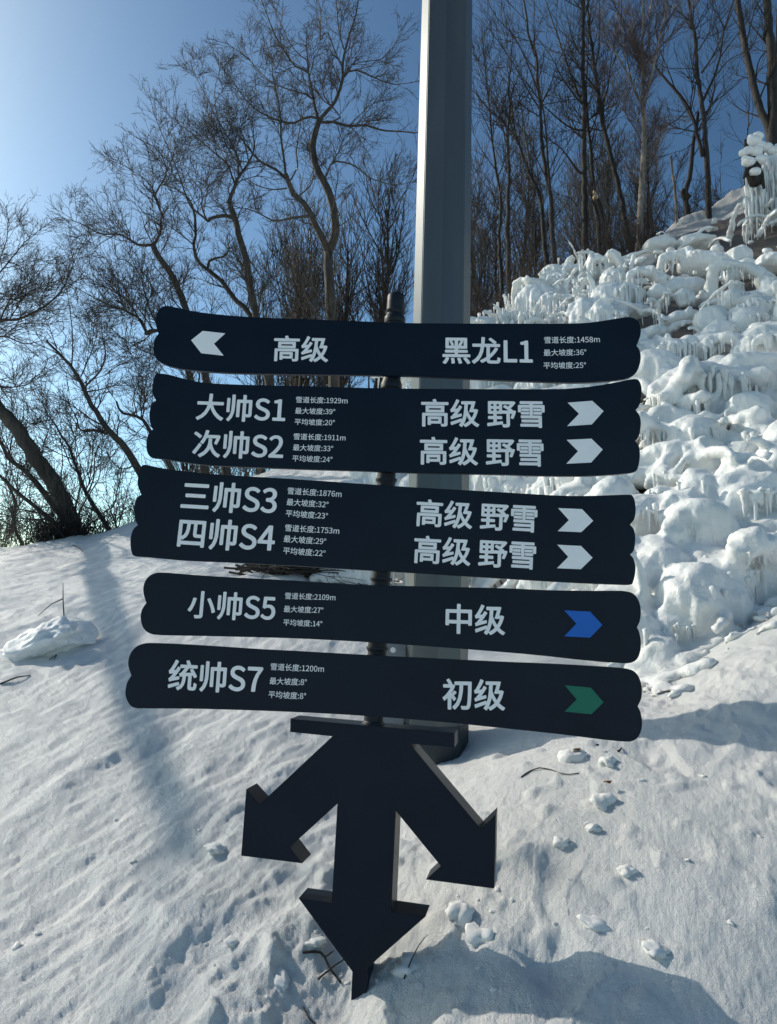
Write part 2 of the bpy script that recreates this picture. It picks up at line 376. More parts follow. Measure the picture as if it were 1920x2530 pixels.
def photo_tree(name, label, cat, D0, limbs, seed, group=None, curl=.1, wig=.28, upb=.10, dens=1.0, bm_=None, tm=None, l0=.20, l1=.85, sp=(.13, .11, .14), torn=None):
    """limbs: (parent index or None, [(u,v),...], width_px start, width_px end); depths wander so the tree is round"""
    rng = np.random.RandomState(seed)
    lim3 = []; trunk = Acc(); crown = Acc()
    dl = []
    for (par, pts, w0, w1) in limbs:
        pts = np.array(pts, float); n = len(pts)
        s = np.concatenate([[0], np.cumsum(np.hypot(*np.diff(pts, axis=0).T))])
        if par is None:
            d0 = D0; slope = 0.0 if not lim3 else rng.uniform(-.1, .1)
        else:
            pu, pd = dl[par]; k = np.argmin(((pu - pts[0]) ** 2).sum(1)); d0 = pd[k]; slope = rng.uniform(-.55, .55)
        dep = d0 + slope * s / FPX * D0 * .9 + (.25 * np.sin(s / 170 + rng.rand() * 6) - 0) * (s / (s[-1] + 1)) 
        if par is None: dep = d0 + slope * s / FPX * D0
        W = at_y(pts[:, 0], pts[:, 1], dep)
        rr_ = (w0 + (w1 - w0) * s / s[-1]) / 2 / FPX * dep
        if par is None:                                          # root goes into the snow
            gzz = float(ground_z(W[0, 0], W[0, 1]))
            if W[0, 2] > gzz - .2:
                W = np.vstack([[W[0, 0] * 1.0, W[0, 1], gzz - .25], W]); rr_ = np.concatenate([[rr_[0] * 1.15], rr_]); pts = np.vstack([pts[:1], pts]); dep = np.concatenate([dep[:1], dep])
        dl.append((pts, dep))
        Pn, Rn = resample(W, rr_, max(8, int(s[-1] / 16)), .0011, rng)
        lim3.append((Pn, Rn))
        big = w0 > 7
        (trunk if (big or par is None) else crown).tube(Pn[None], Rn[None], 9 if w0 > 11 else (6 if w0 > 5 else 4), cap=True)
    # twigs: shoots at an even spacing along every parent, four orders deep
    K = 14
    def lens_(P): return np.linalg.norm(np.diff(P, axis=1), axis=2).sum(1)
    def cnt_(P, sp, mn=0): return np.maximum(mn, rng.poisson(lens_(P) / sp))
    A = []
    for (Pn, Rn), (par, pts, w0, w1) in zip(lim3, limbs):
        p, r = resample(Pn, Rn, K); L = lens_(p[None])[0]; root_ = par is None
        n1 = max(1, int(L / l0 * dens * (.5 if root_ else (.6 if w0 > 12 else 1))))
        A.append(spawn(p[None], r[None], n1, min(.6, l1 / max(L, .5)), rng, 8, (25, 55), .45 if root_ else .10, 1, upb, wig * .5, .5, .0042, 2.2, .25, .45, curl))
        if w1 < 5: A.append(spawn(p[None], r[None], 2, min(.4, .6 / max(L, .5)), rng, 8, (4, 20), .95, 1, upb, wig * .45, .9, .005, 1.4, .3, .3, curl))
    P1 = np.concatenate([a[0] for a in A]); R1 = np.concatenate([a[1] for a in A])
    crown.tube(P1, R1, 3)
    P2, R2 = spawn(P1, R1, cnt_(P1, sp[0], 2), .62, rng, 6, (24, 50), .08, 1, upb, wig * .45, .75, .0034, .9, .18, .45, curl * .5)
    crown.tube(P2, R2, 3)
    P3, R3 = spawn(P2, R2, cnt_(P2, sp[1], 1), .60, rng, 4, (24, 50), .08, 1, upb, wig * .45, .85, .0026, .5, .12, .45, curl * .4)
    crown.tube(P3, R3, 3)
    if sp[2]:
        P4, R4 = spawn(P3, R3, cnt_(P3, sp[2]), .6, rng, 3, (24, 48), .05, 1, upb, wig * .3, .9, .0021, .25, .08, .3, 0)
        crown.tube(P4, R4, 3)
    root = lim3[0][0][0]
    t = empty(name, tuple(root), label, cat, group)
    link('trunk', trunk.mesh('trunk', bm_ or bark_dark), t)
    link('branches', crown.mesh('branches', tm or twig_m), t)
    if torn is not None:
        a = Acc(); W = at_y(np.array([p[0] for p in torn]), np.array([p[1] for p in torn]), D0 - .12)
        a.tube(W[None], np.array([[.07, .05, .012][:len(W)]]), 5, True); link('torn_wood', a.mesh('torn_wood', wood_pale, False), t)
    NTRI[0] += trunk.tris() + crown.tris()
    return t
# ------------------------------------------------------------------ the direction sign
YP = 2.43
navy, nt_, b_ = mat('navy_paint', (.004, .009, .018), .36); noise_mix(nt_, b_, (.003, .008, .018), (.0045, .011, .023), 5, 5, .3, .7, bump=.05, bscale=160, bdist=.002)
b_.inputs['Specular IOR Level'].default_value = .17
post_m, nt_, b_ = mat('post_paint', (.008, .013, .020), .5); noise_mix(nt_, b_, (.006, .010, .016), (.011, .016, .023), 16, 5); b_.inputs['Specular IOR Level'].default_value = .25
white_m, nt_, b_ = mat('white_vinyl', (.8, .8, .8), .5); noise_mix(nt_, b_, (.84, .84, .85), (.90, .90, .90), 7, 5)
blue_m = mat('blue_vinyl', (.001, .12, .52), .6)[0]
green_m = mat('green_vinyl', (.0, .15, .09), .6)[0]

def lathe(prof, axis0, axis1, sides=32):
    """prof [(s, r)]: s in metres along the axis from axis0"""
    a = Vector(axis0); d = (Vector(axis1) - a).normalized(); q = d.to_track_quat('Z', 'Y')
    V = []; n = len(prof)
    for s, r in prof:
        for k in range(sides):
            th = 2 * math.pi * k / sides
            V.append(a + q @ Vector((r * math.cos(th), r * math.sin(th), s)))
    Q = [[i * sides + k, i * sides + (k + 1) % sides, (i + 1) * sides + (k + 1) % sides, (i + 1) * sides + k] for i in range(n - 1) for k in range(sides)]
    V.append(a + d * prof[0][0]); V.append(a + d * prof[-1][0])
    T = [[(k + 1) % sides, k, n * sides] for k in range(sides)] + [[(n - 1) * sides + k, (n - 1) * sides + (k + 1) % sides, n * sides + 1] for k in range(sides)]
    return np.array([v[:] for v in V]), np.array(Q), np.array(T)

def sharp(me, ang=35):
    me.shade_smooth() if hasattr(me, 'shade_smooth') else None
    try: me.set_sharp_from_angle(angle=R(ang))
    except Exception: pass
    return me

foot = at_y(890, 2400, YP); top = at_y(979, 728, YP)
foot = foot - (top - foot) * .12
axis = (top - foot) / np.linalg.norm(top - foot)
def post_s(v):                                   # metres along the post for a photo row
    u = 979 + (v - 728) * (890 - 979) / (2400 - 728)
    p = at_y(u, v, YP); return float((p - foot) @ axis)
sign = empty('direction_sign', tuple(foot + axis * .15), 'dark navy ski slope signpost with five boards above three thick arrows pointing outward', 'signpost')

def lathe_part(name, prof, ma=post_m, parent=sign):
    V, Q, T = lathe(prof, foot, top); me = mesh_np(name, V, [Q, T], ma); sharp(me); return link(name, me, parent)
RP = .0325
st = post_s(728)
lathe_part('post', [(post_s(1800), RP), (st - .03, RP)])
lathe_part('post_cap', [(post_s(775), RP * 1.01), (post_s(771), RP * 1.12), (post_s(768), RP * .99), (st - .012, RP * .99), (st - .004, RP * .93), (st, RP * .8)])
def collar(v, h=14, r=1.16):
    lathe_part('collar', [(post_s(v + h), RP * 1.01), (post_s(v + h * .6), RP * 1.05), (post_s(v + 3), RP * r), (post_s(v), RP * (r + .03)), (post_s(v - 3), RP * r), (post_s(v - h * .3), RP * 1.02)])
lathe_part('collar', [(post_s(800), RP * 1.12), (post_s(794), RP * 1.2), (post_s(786), RP * 1.19), (post_s(781), RP * 1.02), (post_s(778), RP * 1.0), (post_s(773.5), RP * 1.14), (post_s(771.5), RP * 1.02)])
lathe_part('collar', [(post_s(962), RP * 1.18), (post_s(950), RP * 1.2), (post_s(943), RP * 1.06), (post_s(936), RP * 1.0)])
collar(1186, 10); collar(1430, 9); collar(1601, 10)
lathe_part('collar', [(post_s(1797), RP * 1.25), (post_s(1788), RP * 1.22), (post_s(1780), RP * 1.02)])

def plane_for(yaw, off):
    """a vertical-ish plane in front of the post, facing the viewer; yaw>0 brings the right end nearer"""
    n = np.array([-math.sin(yaw), -math.cos(yaw), 0]); n = n - (n @ axis) * axis; n /= np.linalg.norm(n)
    return foot + axis * 1.2 + n * off, n
def on_plane(pl, uv):
    p0, n = pl; uv = np.atleast_2d(np.array(uv, float)); d = rays(uv[:, 0], uv[:, 1])
    t = ((p0 - CAM) @ n) / (d @ n); return CAM + d * t[:, None]
def smooth_outline(pts, sharp_idx):
    n = len(pts); P = np.array(pts, float); out = []
    for i in range(n):
        p0 = P[i - 1] if i not in sharp_idx else 2 * P[i] - P[(i + 1) % n]
        p1 = P[i]; p2 = P[(i + 1) % n]; p3 = P[(i + 2) % n] if (i + 1) % n not in sharp_idx else 2 * P[(i + 1) % n] - P[i]
        seg = np.hypot(*(p2 - p1)); k = 1 if seg < 4 else (3 if seg < 40 else 4)
        for t in np.arange(k) / k:
            out.append(.5 * ((2 * p1) + (-p0 + p2) * t + (2 * p0 - 5 * p1 + 4 * p2 - p3) * t * t + (-p0 + 3 * p1 - 3 * p2 + p3) * t ** 3))
    return np.array(out)
def slab(name, W, n, thick, ma, parent, bev=.0018):
    bm = bmesh.new(); vs_ = [bm.verts.new(p) for p in W]; f = bm.faces.new(vs_); f.normal_update()
    if f.normal.dot(Vector(n)) < 0: f.normal_flip()
    r_ = bmesh.ops.extrude_face_region(bm, geom=[f]); ev = [e for e in r_['geom'] if isinstance(e, bmesh.types.BMVert)]
    bmesh.ops.translate(bm, verts=ev, vec=Vector(n) * thick)          # the new cap is the front
    bmesh.ops.translate(bm, verts=list(bm.verts), vec=-Vector(n) * thick)
    bmesh.ops.recalc_face_normals(bm, faces=list(bm.faces))
    ed = [e for e in bm.edges if all(len(q.verts) > 4 for q in e.link_faces) is False and any(len(q.verts) > 4 for q in e.link_faces)]
    if bev: bmesh.ops.bevel(bm, geom=ed, offset=bev, segments=2, affect='EDGES', clamp_overlap=True)
    me = bpy.data.meshes.new(name); bm.to_mesh(me); bm.free(); me.materials.append(ma)
    return link(name, me, parent)

try:
    FONT = bpy.data.fonts.load(os.path.join(bpy.utils.resource_path('LOCAL'), 'datafiles', 'fonts', 'Noto Sans CJK Regular.woff2'))
except Exception:
    FONT = None
def lettering(board, pl, txt, L, Rr, bold, ma=white_m):
    p0, n = pl
    cu = bpy.data.curves.new('t', 'FONT'); cu.body = txt; cu.resolution_u = 4
    if FONT: cu.font = FONT
    o = bpy.data.objects.new('t', cu); m0 = bpy.data.meshes.new_from_object(o)
    xs = [q.co.x for q in m0.vertices]; em = (.35 if FONT else 1.0)
    wd = max(xs) - min(xs); bpy.data.meshes.remove(m0)
    m1 = bpy.data.meshes.new_from_object(o); bpy.data.objects.remove(o); bpy.data.curves.remove(cu)
    a, b = on_plane(pl, [L, Rr]); ux = (b - a); ln = np.linalg.norm(ux); ux /= ln; uy = np.cross(n, ux); uy *= np.sign(uy[2])
    co_ = np.empty(len(m1.vertices) * 3); m1.vertices.foreach_get('co', co_); co_ = co_.reshape(-1, 3)
    x0, x1 = co_[:, 0].min(), co_[:, 0].max(); s = ln / (x1 - x0)
    W = a + (co_[:, :1] - x0) * s * ux + co_[:, 1:2] * s * uy + n * .0012
    # a bold face: the cut-out vinyl letter thickened by thin stacked copies shifted a hair's breadth each way
    lv = np.empty(len(m1.loops), np.int32); m1.loops.foreach_get('vertex_index', lv)
    lt = np.empty(len(m1.polygons), np.int32); m1.polygons.foreach_get('loop_total', lt)
    bpy.data.meshes.remove(m1); acc = Acc(); e = bold * em * s
    tri = lv.reshape(-1, 3) if (lt == 3).all() else None
    assert tri is not None
    for k in range(9):
        th = k * math.pi / 4; d_ = (ux * math.cos(th) + uy * math.sin(th)) * e if k < 8 else 0 * ux
        acc.add(W + d_ + n * k * .00006, None, tri)
    m1 = acc.mesh('lettering', ma, False)
    return link('lettering', m1, board)
def chevron(board, pl, pts, ma=white_m):
    W = on_plane(pl, pts) + pl[1] * .0016
    return slab('chevron', W, pl[1], .001, ma, board, 0)

B1 = [(405,755.7),(420,756),(450,762.5),(487.5,770),(550,777.5),(625,783),(720,787),(880,793),(1004,797.5),(1147,798.7),(1240,799),(1315,799),(1402,799),(1452,797),(1490,792),(1527.5,786),(1552.5,783),(1567.5,786),(1576,792.5),(1582.5,805),(1584,820),(1580,837.5),
 (1573,854),(1580,862.5),(1583.7,880),(1581,900),(1572.5,920),(1555,932.5),(1527,938),(1490,942),(1440,944.5),(1390,944.5),(1315,942),(1200,937),(1090,931.5),(994,928),(880,926),(720,924),(625,922.5),(550,920),(500,916),(460,912),(430,907),(407,900),(390,890),(381,875),(379,852),(384,835),
 (392,823),(386,807),(384.5,790),(387,775),(395,762)]
B2 = [(392.5,922),(420,926),(450,934),(487.5,942.5),(525,947),(625,951),(720,953),(880,957.5),(1032,960),(1240,961),(1365,961),(1415,959),(1465,954),(1515,945.5),(1552,938),(1572.5,936),(1581,942.5),(1585.5,957.5),(1585,975),(1580.5,1000),
 (1571,1013),(1580,1025),(1584,1042.5),(1582,1065),(1577.5,1080),(1570,1089),(1579,1102.5),(1581.5,1117.5),(1580.5,1137.5),(1576,1157.5),(1567.5,1166),(1540,1170),(1490,1174),(1440,1176),(1390,1176),(1315,1175),(1240,1172.5),(1010,1167.7),(880,1163),(720,1158),(550,1151),(500,1147.5),(450,1141),(400,1133),(375,1130),(365,1120),(361.5,1105),(362.5,1085),(369,1067.5),
 (379,1059.5),(372.5,1052),(369,1035),(369,1017.5),(375,999),(385.5,990),(378,975),(376,957.5),(379,940),(384,926)]
B3 = [(360,1148),(387.5,1154),(425,1160.5),(475,1166),(525,1171),(625,1177.5),(720,1183),(880,1194),(1010,1203),(1200,1213.5),(1315,1220.5),(1390,1224.5),(1452,1225),(1515,1223),(1555,1222),(1564,1226),(1569.5,1240),(1571,1262.5),(1567.5,1282.5),
 (1557,1296),(1566,1307.5),(1570,1325),(1569.5,1342.5),(1566,1360),(1557.5,1370),(1566,1381),(1570.5,1400),(1569.5,1417.5),(1565,1436),(1557.5,1444.5),(1515,1444),(1440,1441),(1365,1437),(1290,1432.5),(1200,1427),(1010,1415),(880,1407.6),(720,1397.5),(575,1390),(500,1387),(450,1384.5),(400,1380),(362.5,1376.5),(332.5,1374),(325,1365),(322,1347.5),(322.5,1327.5),(329,1307.5),
 (340,1297),(335,1287.5),(331.5,1270),(332,1250),(337.5,1230),(349,1222),(340,1200),(340.5,1180),(344.5,1162.5),(350,1151)]
B4 = [(392.5,1414.5),(425,1416),(475,1420),(550,1425),(625,1429),(720,1434),(880,1444),(1060,1449),(1240,1453),(1340,1457.5),(1440,1459.5),(1515,1459.5),(1540,1460),(1560,1464),(1572.5,1474),(1581,1491),(1584,1512.5),(1581,1535),
 (1574,1550),(1580,1562.5),(1584,1585),(1582.5,1607.5),(1576,1626),(1564,1636),(1545,1639),(1515,1637),(1440,1631),(1340,1620),(1240,1611),(1060,1597),(880,1585),(720,1577),(550,1572.5),(450,1570.5),(392.5,1569),(370,1565),(356,1555),(349,1540),(347,1522.5),(351,1505),
 (361,1489.5),(354,1465),(354.5,1447.5),(361,1431),(375,1419)]
B5 = [(375,1589),(425,1590.5),(500,1594.5),(575,1599.5),(650,1604.5),(720,1608),(880,1617),(1060,1626),(1240,1635),(1365,1640),(1465,1645.5),(1522.5,1649.5),(1552.5,1653),(1570,1661),(1581,1677.5),(1586,1700),(1585,1725),
 (1576,1745),(1583,1760),(1587,1785),(1584.5,1805),(1576,1822.5),(1562.5,1831),(1545,1832.5),(1490,1827.5),(1390,1815),(1240,1799),(1060,1781),(880,1767.5),(720,1759),(550,1753),(450,1751),(362.5,1750.5),(332.5,1749),(319,1740),(310.5,1722.5),(309.5,1705),(314,1686),
 (324,1669),(317,1647.5),(317,1630),(324,1611),(337.5,1597),(355,1590)]
def cusps(pts, cs): return [pts.index(c) for c in cs]
boards = [
 (B1, [(1573,854),(392,823)], 0.5, [("高级",(676.5,886),(809.5,889),1),("黑龙L1",(1094.7,892),(1315,895),1),
   ("雪道长度:1458m",(1345,847.5),(1482,845.5),0),("最大坡度:36°",(1343.7,878.5),(1449,877),0),("平均坡度:25°",(1343,910),(1448,909),0)],
   [([(472.5,841),(501,818),(557,824),(529,849.5),(553,879),(497.5,873)],white_m)], 'board with one left arrow on top of the post'),
 (B2, [(1571,1013),(1570,1089),(379,1059.5),(385.5,990)], 0.5, [("大帅S1",(485,1031),(703,1039.5),1),("次帅S2",(476,1122),(698,1130.5),1),
   ("雪道长度:1929m",(731.5,994),(858.7,997),0),("最大坡度:39°",(729.4,1021.3),(828,1023.7),0),("平均坡度:20°",(728,1048.5),(827,1051),0),
   ("雪道长度:1911m",(725.7,1085),(853.6,1088.5),0),("最大坡度:33°",(724,1112),(822.8,1115),0),("平均坡度:24°",(722.3,1139),(821,1142),0),
   ("高级 野雪",(1041.7,1047),(1344.8,1050.5),1),("高级 野雪",(1038.4,1141),(1342,1146),1)],
   [([(1402.5,995),(1463,990.5),(1491,1016),(1462,1049),(1401,1053),(1430.5,1022.5)],white_m),([(1400,1087),(1461,1084),(1489,1111),(1460.5,1143),(1399,1146),(1428,1115)],white_m)], 'tall board with two right arrows, second from the top'),
 (B3, [(1557,1296),(1557.5,1370),(340,1297),(349,1222)], 5, [("三帅S3",(447.5,1252.5),(681,1266.5),1),("四帅S4",(439,1345),(676,1359.5),1),
   ("雪道长度:1876m",(710.6,1219.5),(843.6,1228),0),("最大坡度:32°",(708,1247),(811,1254),0),("平均坡度:23°",(705.7,1275),(809.5,1282),0),
   ("雪道长度:1753m",(704.4,1311),(837.8,1319),0),("最大坡度:29°",(701,1338),(805.3,1345),0),("平均坡度:22°",(699.4,1367),(803.6,1374.5),0),
   ("高级 野雪",(1028,1293),(1325,1309.5),1),("高级 野雪",(1022.6,1384),(1322,1400.5),1)],
   [([(1379,1255.5),(1438,1258),(1465.5,1287),(1436,1315),(1378,1312.5),(1405.5,1285)],white_m),([(1377,1346),(1435.5,1349),(1464,1378),(1435,1406.5),(1376,1404),(1404,1376)],white_m)], 'tall board with two right arrows, in the middle of the post'),
 (B4, [(1574,1550),(361,1489.5)], 5, [("小帅S5",(464,1519.5),(678,1530),1),
   ("雪道长度:2109m",(704.4,1478.5),(828.6,1483),0),("最大坡度:27°",(701.5,1511),(798.6,1514.5),0),("平均坡度:14°",(700,1544),(796,1548),0),
   ("中级",(1102,1557.5),(1246.8,1562),1)], [([(1394,1508),(1458,1511),(1488,1544),(1458,1575.5),(1394,1572),(1424,1541)],blue_m)], 'board with a blue right arrow'),
 (B5, [(1576,1745),(324,1669)], 6, [("统帅S7",(415.5,1696.5),(645.5,1708.5),1),
   ("雪道长度:1200m",(669,1654),(800.3,1660),0),("最大坡度:8°",(666.5,1689),(757.8,1692.5),0),("平均坡度:8°",(663.5,1722.5),(756,1727),0),
   ("初级",(1095,1744.5),(1246.8,1748),1)], [([(1395,1693),(1460,1699),(1491,1735),(1461,1764.5),(1395,1758),(1425,1728)],green_m)], 'lowest board with a green right arrow'),
]
for out, cs, yaw, texts, chs, lab in boards:
    pl = plane_for(R(yaw), .055)
    W = on_plane(pl, smooth_outline(out, cusps(out, cs)))
    bo = slab('sign_board', W, pl[1], .018, navy, sign); bo['label'] = lab
    for t_, L_, R_, big in texts: lettering(bo, pl, t_, L_, R_, .021 if big else .010)
    for pts, ma in chs: chevron(bo, pl, pts, ma)

def z1(x, y): return (550 + x / 2.2387, 1700 + y / 2.2387)
AR = [z1(*p) for p in [(375,170),(1283,250),(1283,328),(1035,308),(1430,780),(1512,700),(1503,1110),(1125,1060),(1207,985),(958,680),(933,1238),(1122,1265),(805,1545),(803,1640),(716,1643),(718,1570),(420,1163),(603,1190),(635,640),(372,880),(440,970),(102,928),(130,560),(205,643),(607,267),(373,243)]]
pl = plane_for(R(12), .048)
W = on_plane(pl, AR)
W[13] -= axis * .12; W[14] -= axis * .12
ar = slab('arrow_stand', W, pl[1], .096, navy, sign, .0012); ar['label'] = 'flat topped stand of three thick arrows pointing down and outward'

# ------------------------------------------------------------------ lamp pole behind the sign
YL = 4.05
galv, nt_, b_ = mat('galvanised_steel', (.20, .21, .21), .36, Metallic=.4)
noise_mix(nt_, b_, (.055, .07, .08), (.11, .12, .125), 3.0, 7, .3, .7, (1, 1, .18), .12, 60, .003)
box_m, nt_, b_ = mat('grey_box_paint', (.20, .23, .26), .5); noise_mix(nt_, b_, (.17, .20, .23), (.22, .25, .28), 6, 4)
lo = at_y((872 * 1.1435 + 1007 * 1.1435) / 2, 1790, YL); zg = float(ground_z(lo[0], YL))
hiU = (907 + 1015) / 2 * 1.1435; hi = at_y(hiU, 5, YL)
cxy = np.array([(lo[0] + hi[0]) / 2, YL])
r_lo = (1007 - 873) * 1.1435 / 2 / FPX * np.linalg.norm(at_y(1075, 1790, YL)[1] - 0) / math.cos(PITCH) * .985
def pole_r(z): return r_lo * (1 - .021 * (z - 1.0))
lamp = empty('lamp_pole', (cxy[0], cxy[1], zg), 'tall grey eight sided steel pole rising out of the snow behind the signpost', 'pole')
VV = []; QQ = []
zs_ = [zg - .4, 1.5, 3.5, 6.5, 10.5]
for k, z in enumerate(zs_):
    x = cxy[0] + (z - 1) * .003
    for j in range(8):
        th = math.pi / 4 * j + math.pi / 2 + R(-3); VV.append((x + pole_r(z) * math.cos(th) / math.cos(math.pi / 8) * .96, YL + pole_r(z) * math.sin(th) / math.cos(math.pi / 8) * .96, z))
bm = bmesh.new(); bv = [bm.verts.new(v) for v in VV]
for k in range(len(zs_) - 1):
    for j in range(8): bm.faces.new([bv[k * 8 + j], bv[k * 8 + (j + 1) % 8], bv[(k + 1) * 8 + (j + 1) % 8], bv[(k + 1) * 8 + j]])
bm.faces.new(bv[-8:])
bmesh.ops.recalc_face_normals(bm, faces=list(bm.faces))
ve = [e for e in bm.edges if abs(e.verts[0].co.z - e.verts[1].co.z) > .5]
bmesh.ops.bevel(bm, geom=ve, offset=.005, segments=2, affect='EDGES', clamp_overlap=True)
me = bpy.data.meshes.new('shaft'); bm.to_mesh(me); bm.free(); me.materials.append(galv); link('shaft', me, lamp)
sm_ = mat('dark_base_tone', (.012, .020, .028), .5)[0]  # darker band round the foot of the pole, just outside the shaft
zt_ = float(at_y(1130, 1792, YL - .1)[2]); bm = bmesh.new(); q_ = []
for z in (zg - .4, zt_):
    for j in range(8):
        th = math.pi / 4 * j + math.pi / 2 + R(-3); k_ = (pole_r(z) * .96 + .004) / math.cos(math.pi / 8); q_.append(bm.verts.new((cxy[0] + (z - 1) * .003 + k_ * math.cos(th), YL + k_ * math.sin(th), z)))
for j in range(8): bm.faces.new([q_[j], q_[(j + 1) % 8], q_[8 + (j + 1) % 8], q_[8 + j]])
bmesh.ops.recalc_face_normals(bm, faces=list(bm.faces)); me = bpy.data.meshes.new('dark_base_band'); bm.to_mesh(me); bm.free(); me.materials.append(sm_); link('dark_base_band', me, lamp)
bm = bmesh.new()
def add_box(bm, c, s):
    r_ = bmesh.ops.create_cube(bm, size=1); bmesh.ops.scale(bm, vec=s, verts=r_['verts']); bmesh.ops.translate(bm, vec=c, verts=r_['verts']); return r_['verts']
tl = at_y(946, 1588, YL + .05); br = at_y(1000, 1800, YL + .05)
add_box(bm, ((tl[0] + br[0]) / 2, YL + .05, (tl[2] + br[2]) / 2 + .01), (br[0] - tl[0], .16, tl[2] - br[2]))
bmesh.ops.bevel(bm, geom=list(bm.edges), offset=.006, segments=2, affect='EDGES')
me = bpy.data.meshes.new('junction_box'); bm.to_mesh(me); bm.free(); me.materials.append(box_m); jb = link('junction_box', me, lamp); jb['label'] = 'grey box fixed low on the left side of the pole'
p = at_y(971, 1606, YL - .032)
bm = bmesh.new(); bmesh.ops.create_circle(bm, cap_ends=True, radius=.016, segments=14, matrix=Matrix.Translation((p[0], p[1], p[2])) @ Matrix.Rotation(R(90), 4, 'X'))
me = bpy.data.meshes.new('sticker'); bm.to_mesh(me); bm.free(); me.materials.append(white_m); link('sticker', me, jb)
# ------------------------------------------------------------------ trees traced limb by limb
WL = dict(curl=.06, wig=.28, upb=.06, bm_=bark_willow, tm=twig_pale)
photo_tree('willow_tree', 'tallest gnarled willow, its trunk forking above the top board just left of the pole', 'tree', 13.8, [
 (None, [(823,1090),(826,945),(819,790),(812,668),(811,620)], 31, 24),
 (0, [(811,622),(825,593),(828,549),(822,504),(810,468),(798,444),(780,408),(773,363),(779,328),(788,298)], 24, 15),
 (1, [(788,298),(780,274),(773,238),(768,208),(762,178),(760,143),(757,114)], 10, 3),
 (1, [(788,298),(798,286),(822,259),(837,229),(847,194),(846,167),(853,125),(864,83),(880,33),(888,-25)], 11, 3.5),
 (2, [(762,178),(742,168),(727,161),(700,122),(679,86),(658,33),(640,-15)], 6, 2),
 (2, [(761,150),(740,135),(715,105),(700,70),(685,40),(672,10)], 4, 1.5),
 (3, [(846,167),(828,128),(807,77),(790,100),(793,30),(780,-20)], 5, 2),
 (3, [(850,122),(837,74),(832,18),(828,-30)], 4, 2),
 (3, [(847,194),(862,176),(882,173),(917,188),(971,208),(1012,205)], 6, 1.5),
 (3, [(862,176),(867,162),(900,152),(944,146),(968,119),(985,95)], 4, 1.5),
 (1, [(788,300),(795,304),(822,301),(858,311),(902,310),(947,322),(992,325),(1027,329)], 8, 3),
 (7, [(822,301),(841,290),(832,276),(816,259),(798,247),(780,226),(750,205),(721,185)], 5, 1.5),
 (11, [(816,259),(800,235),(798,208),(803,192)], 5, 2.5),
 (1, [(786,292),(762,289),(739,298),(721,305),(691,299),(658,286),(620,260),(584,214),(560,182)], 7, 2),
 (2, [(771,244),(751,231),(709,220),(673,205),(646,182),(614,146),(575,116)], 5, 1.5),
 (1, [(798,446),(808,430),(813,417),(825,399),(873,408),(917,441),(977,459)], 6, 2),
 (15, [(825,399),(840,370),(870,340),(900,310)], 3, 1.2),
 (0, [(812,625),(795,585),(780,558),(768,528),(745,495),(728,486),(715,454),(706,430)], 19, 12),
 (17, [(706,432),(703,402),(695,342),(691,268),(679,214),(672,170)], 8, 2),
 (17, [(712,447),(679,417),(643,399),(605,354),(580,320),(560,298)], 8, 2.5),
 (17, [(718,445),(737,408),(731,381),(739,328),(745,283),(740,250)], 5, 1.5),
 (17, [(765,534),(727,537),(679,546),(643,528),(615,517),(590,513)], 7, 2),
 (17, [(738,484),(768,457),(774,418),(770,400)], 5, 2),
 (17, [(709,465),(670,468),(630,455),(599,435)], 5, 1.5),
 (19, [(643,399),(600,400),(560,380),(520,340)], 4, 1.5)], 11, dens=1.0, **WL)
photo_tree('willow_tree', 'crooked willow with an arching side limb, rising above the left half of the top board', 'tree', 13.2, [
 (None, [(700,1150),(664,940),(632,778),(618,710),(609,644),(592,585),(579,536),(566,497)], 26, 15),
 (0, [(566,497),(579,464),(589,438),(615,402),(628,366),(625,330)], 11, 3),
 (0, [(578,540),(562,533),(543,534),(520,540),(514,547)], 10, 8),
 (2, [(514,547),(494,529),(471,510),(455,470),(425,385),(399,330)], 6, 1.5),
 (2, [(512,545),(499,513),(497,470),(471,441),(455,410)], 5, 1.5),
 (1, [(580,452),(576,447),(563,408),(527,375),(478,333),(435,300)], 6, 1.5),
 (1, [(615,402),(602,349),(576,316),(560,280)], 4, 1.5),
 (1, [(589,438),(585,380),(545,310),(510,240),(480,180),(470,150)], 5, 1.5),
 (0, [(650,860),(615,775),(576,736),(550,696),(510,664),(487,641),(478,605),(484,578),(481,529),(465,490),(440,470),(405,457)], 17, 2.5),
 (8, [(514,660),(520,641),(553,634),(566,614),(560,588)], 8, 2.5),
 (8, [(478,605),(455,585),(420,560),(385,540),(350,520)], 4, 1.5),
 (0, [(606,635),(630,660),(650,700),(655,740)], 3, 1.5),
 (1, [(600,420),(560,360),(540,300),(530,230),(545,170)], 4, 1.5)], 12, dens=1.05, **WL)
photo_tree('willow_tree', 'leaning willow with a long limb reaching left over the left end of the top board', 'tree', 12.8, [
 (None, [(560,1170),(508,932),(458,759),(438,710),(415,664),(389,631),(379,608)], 23, 15),
 (0, [(379,608),(392,585),(400,569),(394,552),(402,536),(392,510),(384,477),(399,454),(412,424),(400,385),(385,365),(353,349)], 8, 1.5),
 (0, [(376,605),(346,606),(320,592),(291,578),(248,578),(209,556),(170,542)], 8, 1.5),
 (1, [(393,555),(382,548),(368,539)], 6, 4),
 (1, [(384,477),(365,450),(340,430),(310,410),(288,402)], 3, 1.2),
 (2, [(320,592),(300,560),(280,530),(270,495)], 3, 1.2),
 (1, [(412,424),(430,380),(432,340),(425,300)], 3, 1.2),
 (2, [(291,578),(250,600),(225,620),(190,625)], 3, 1.2),
 (0, [(392,636),(410,600),(425,560),(430,520)], 3, 1.2)], 13, dens=1.3, **WL)
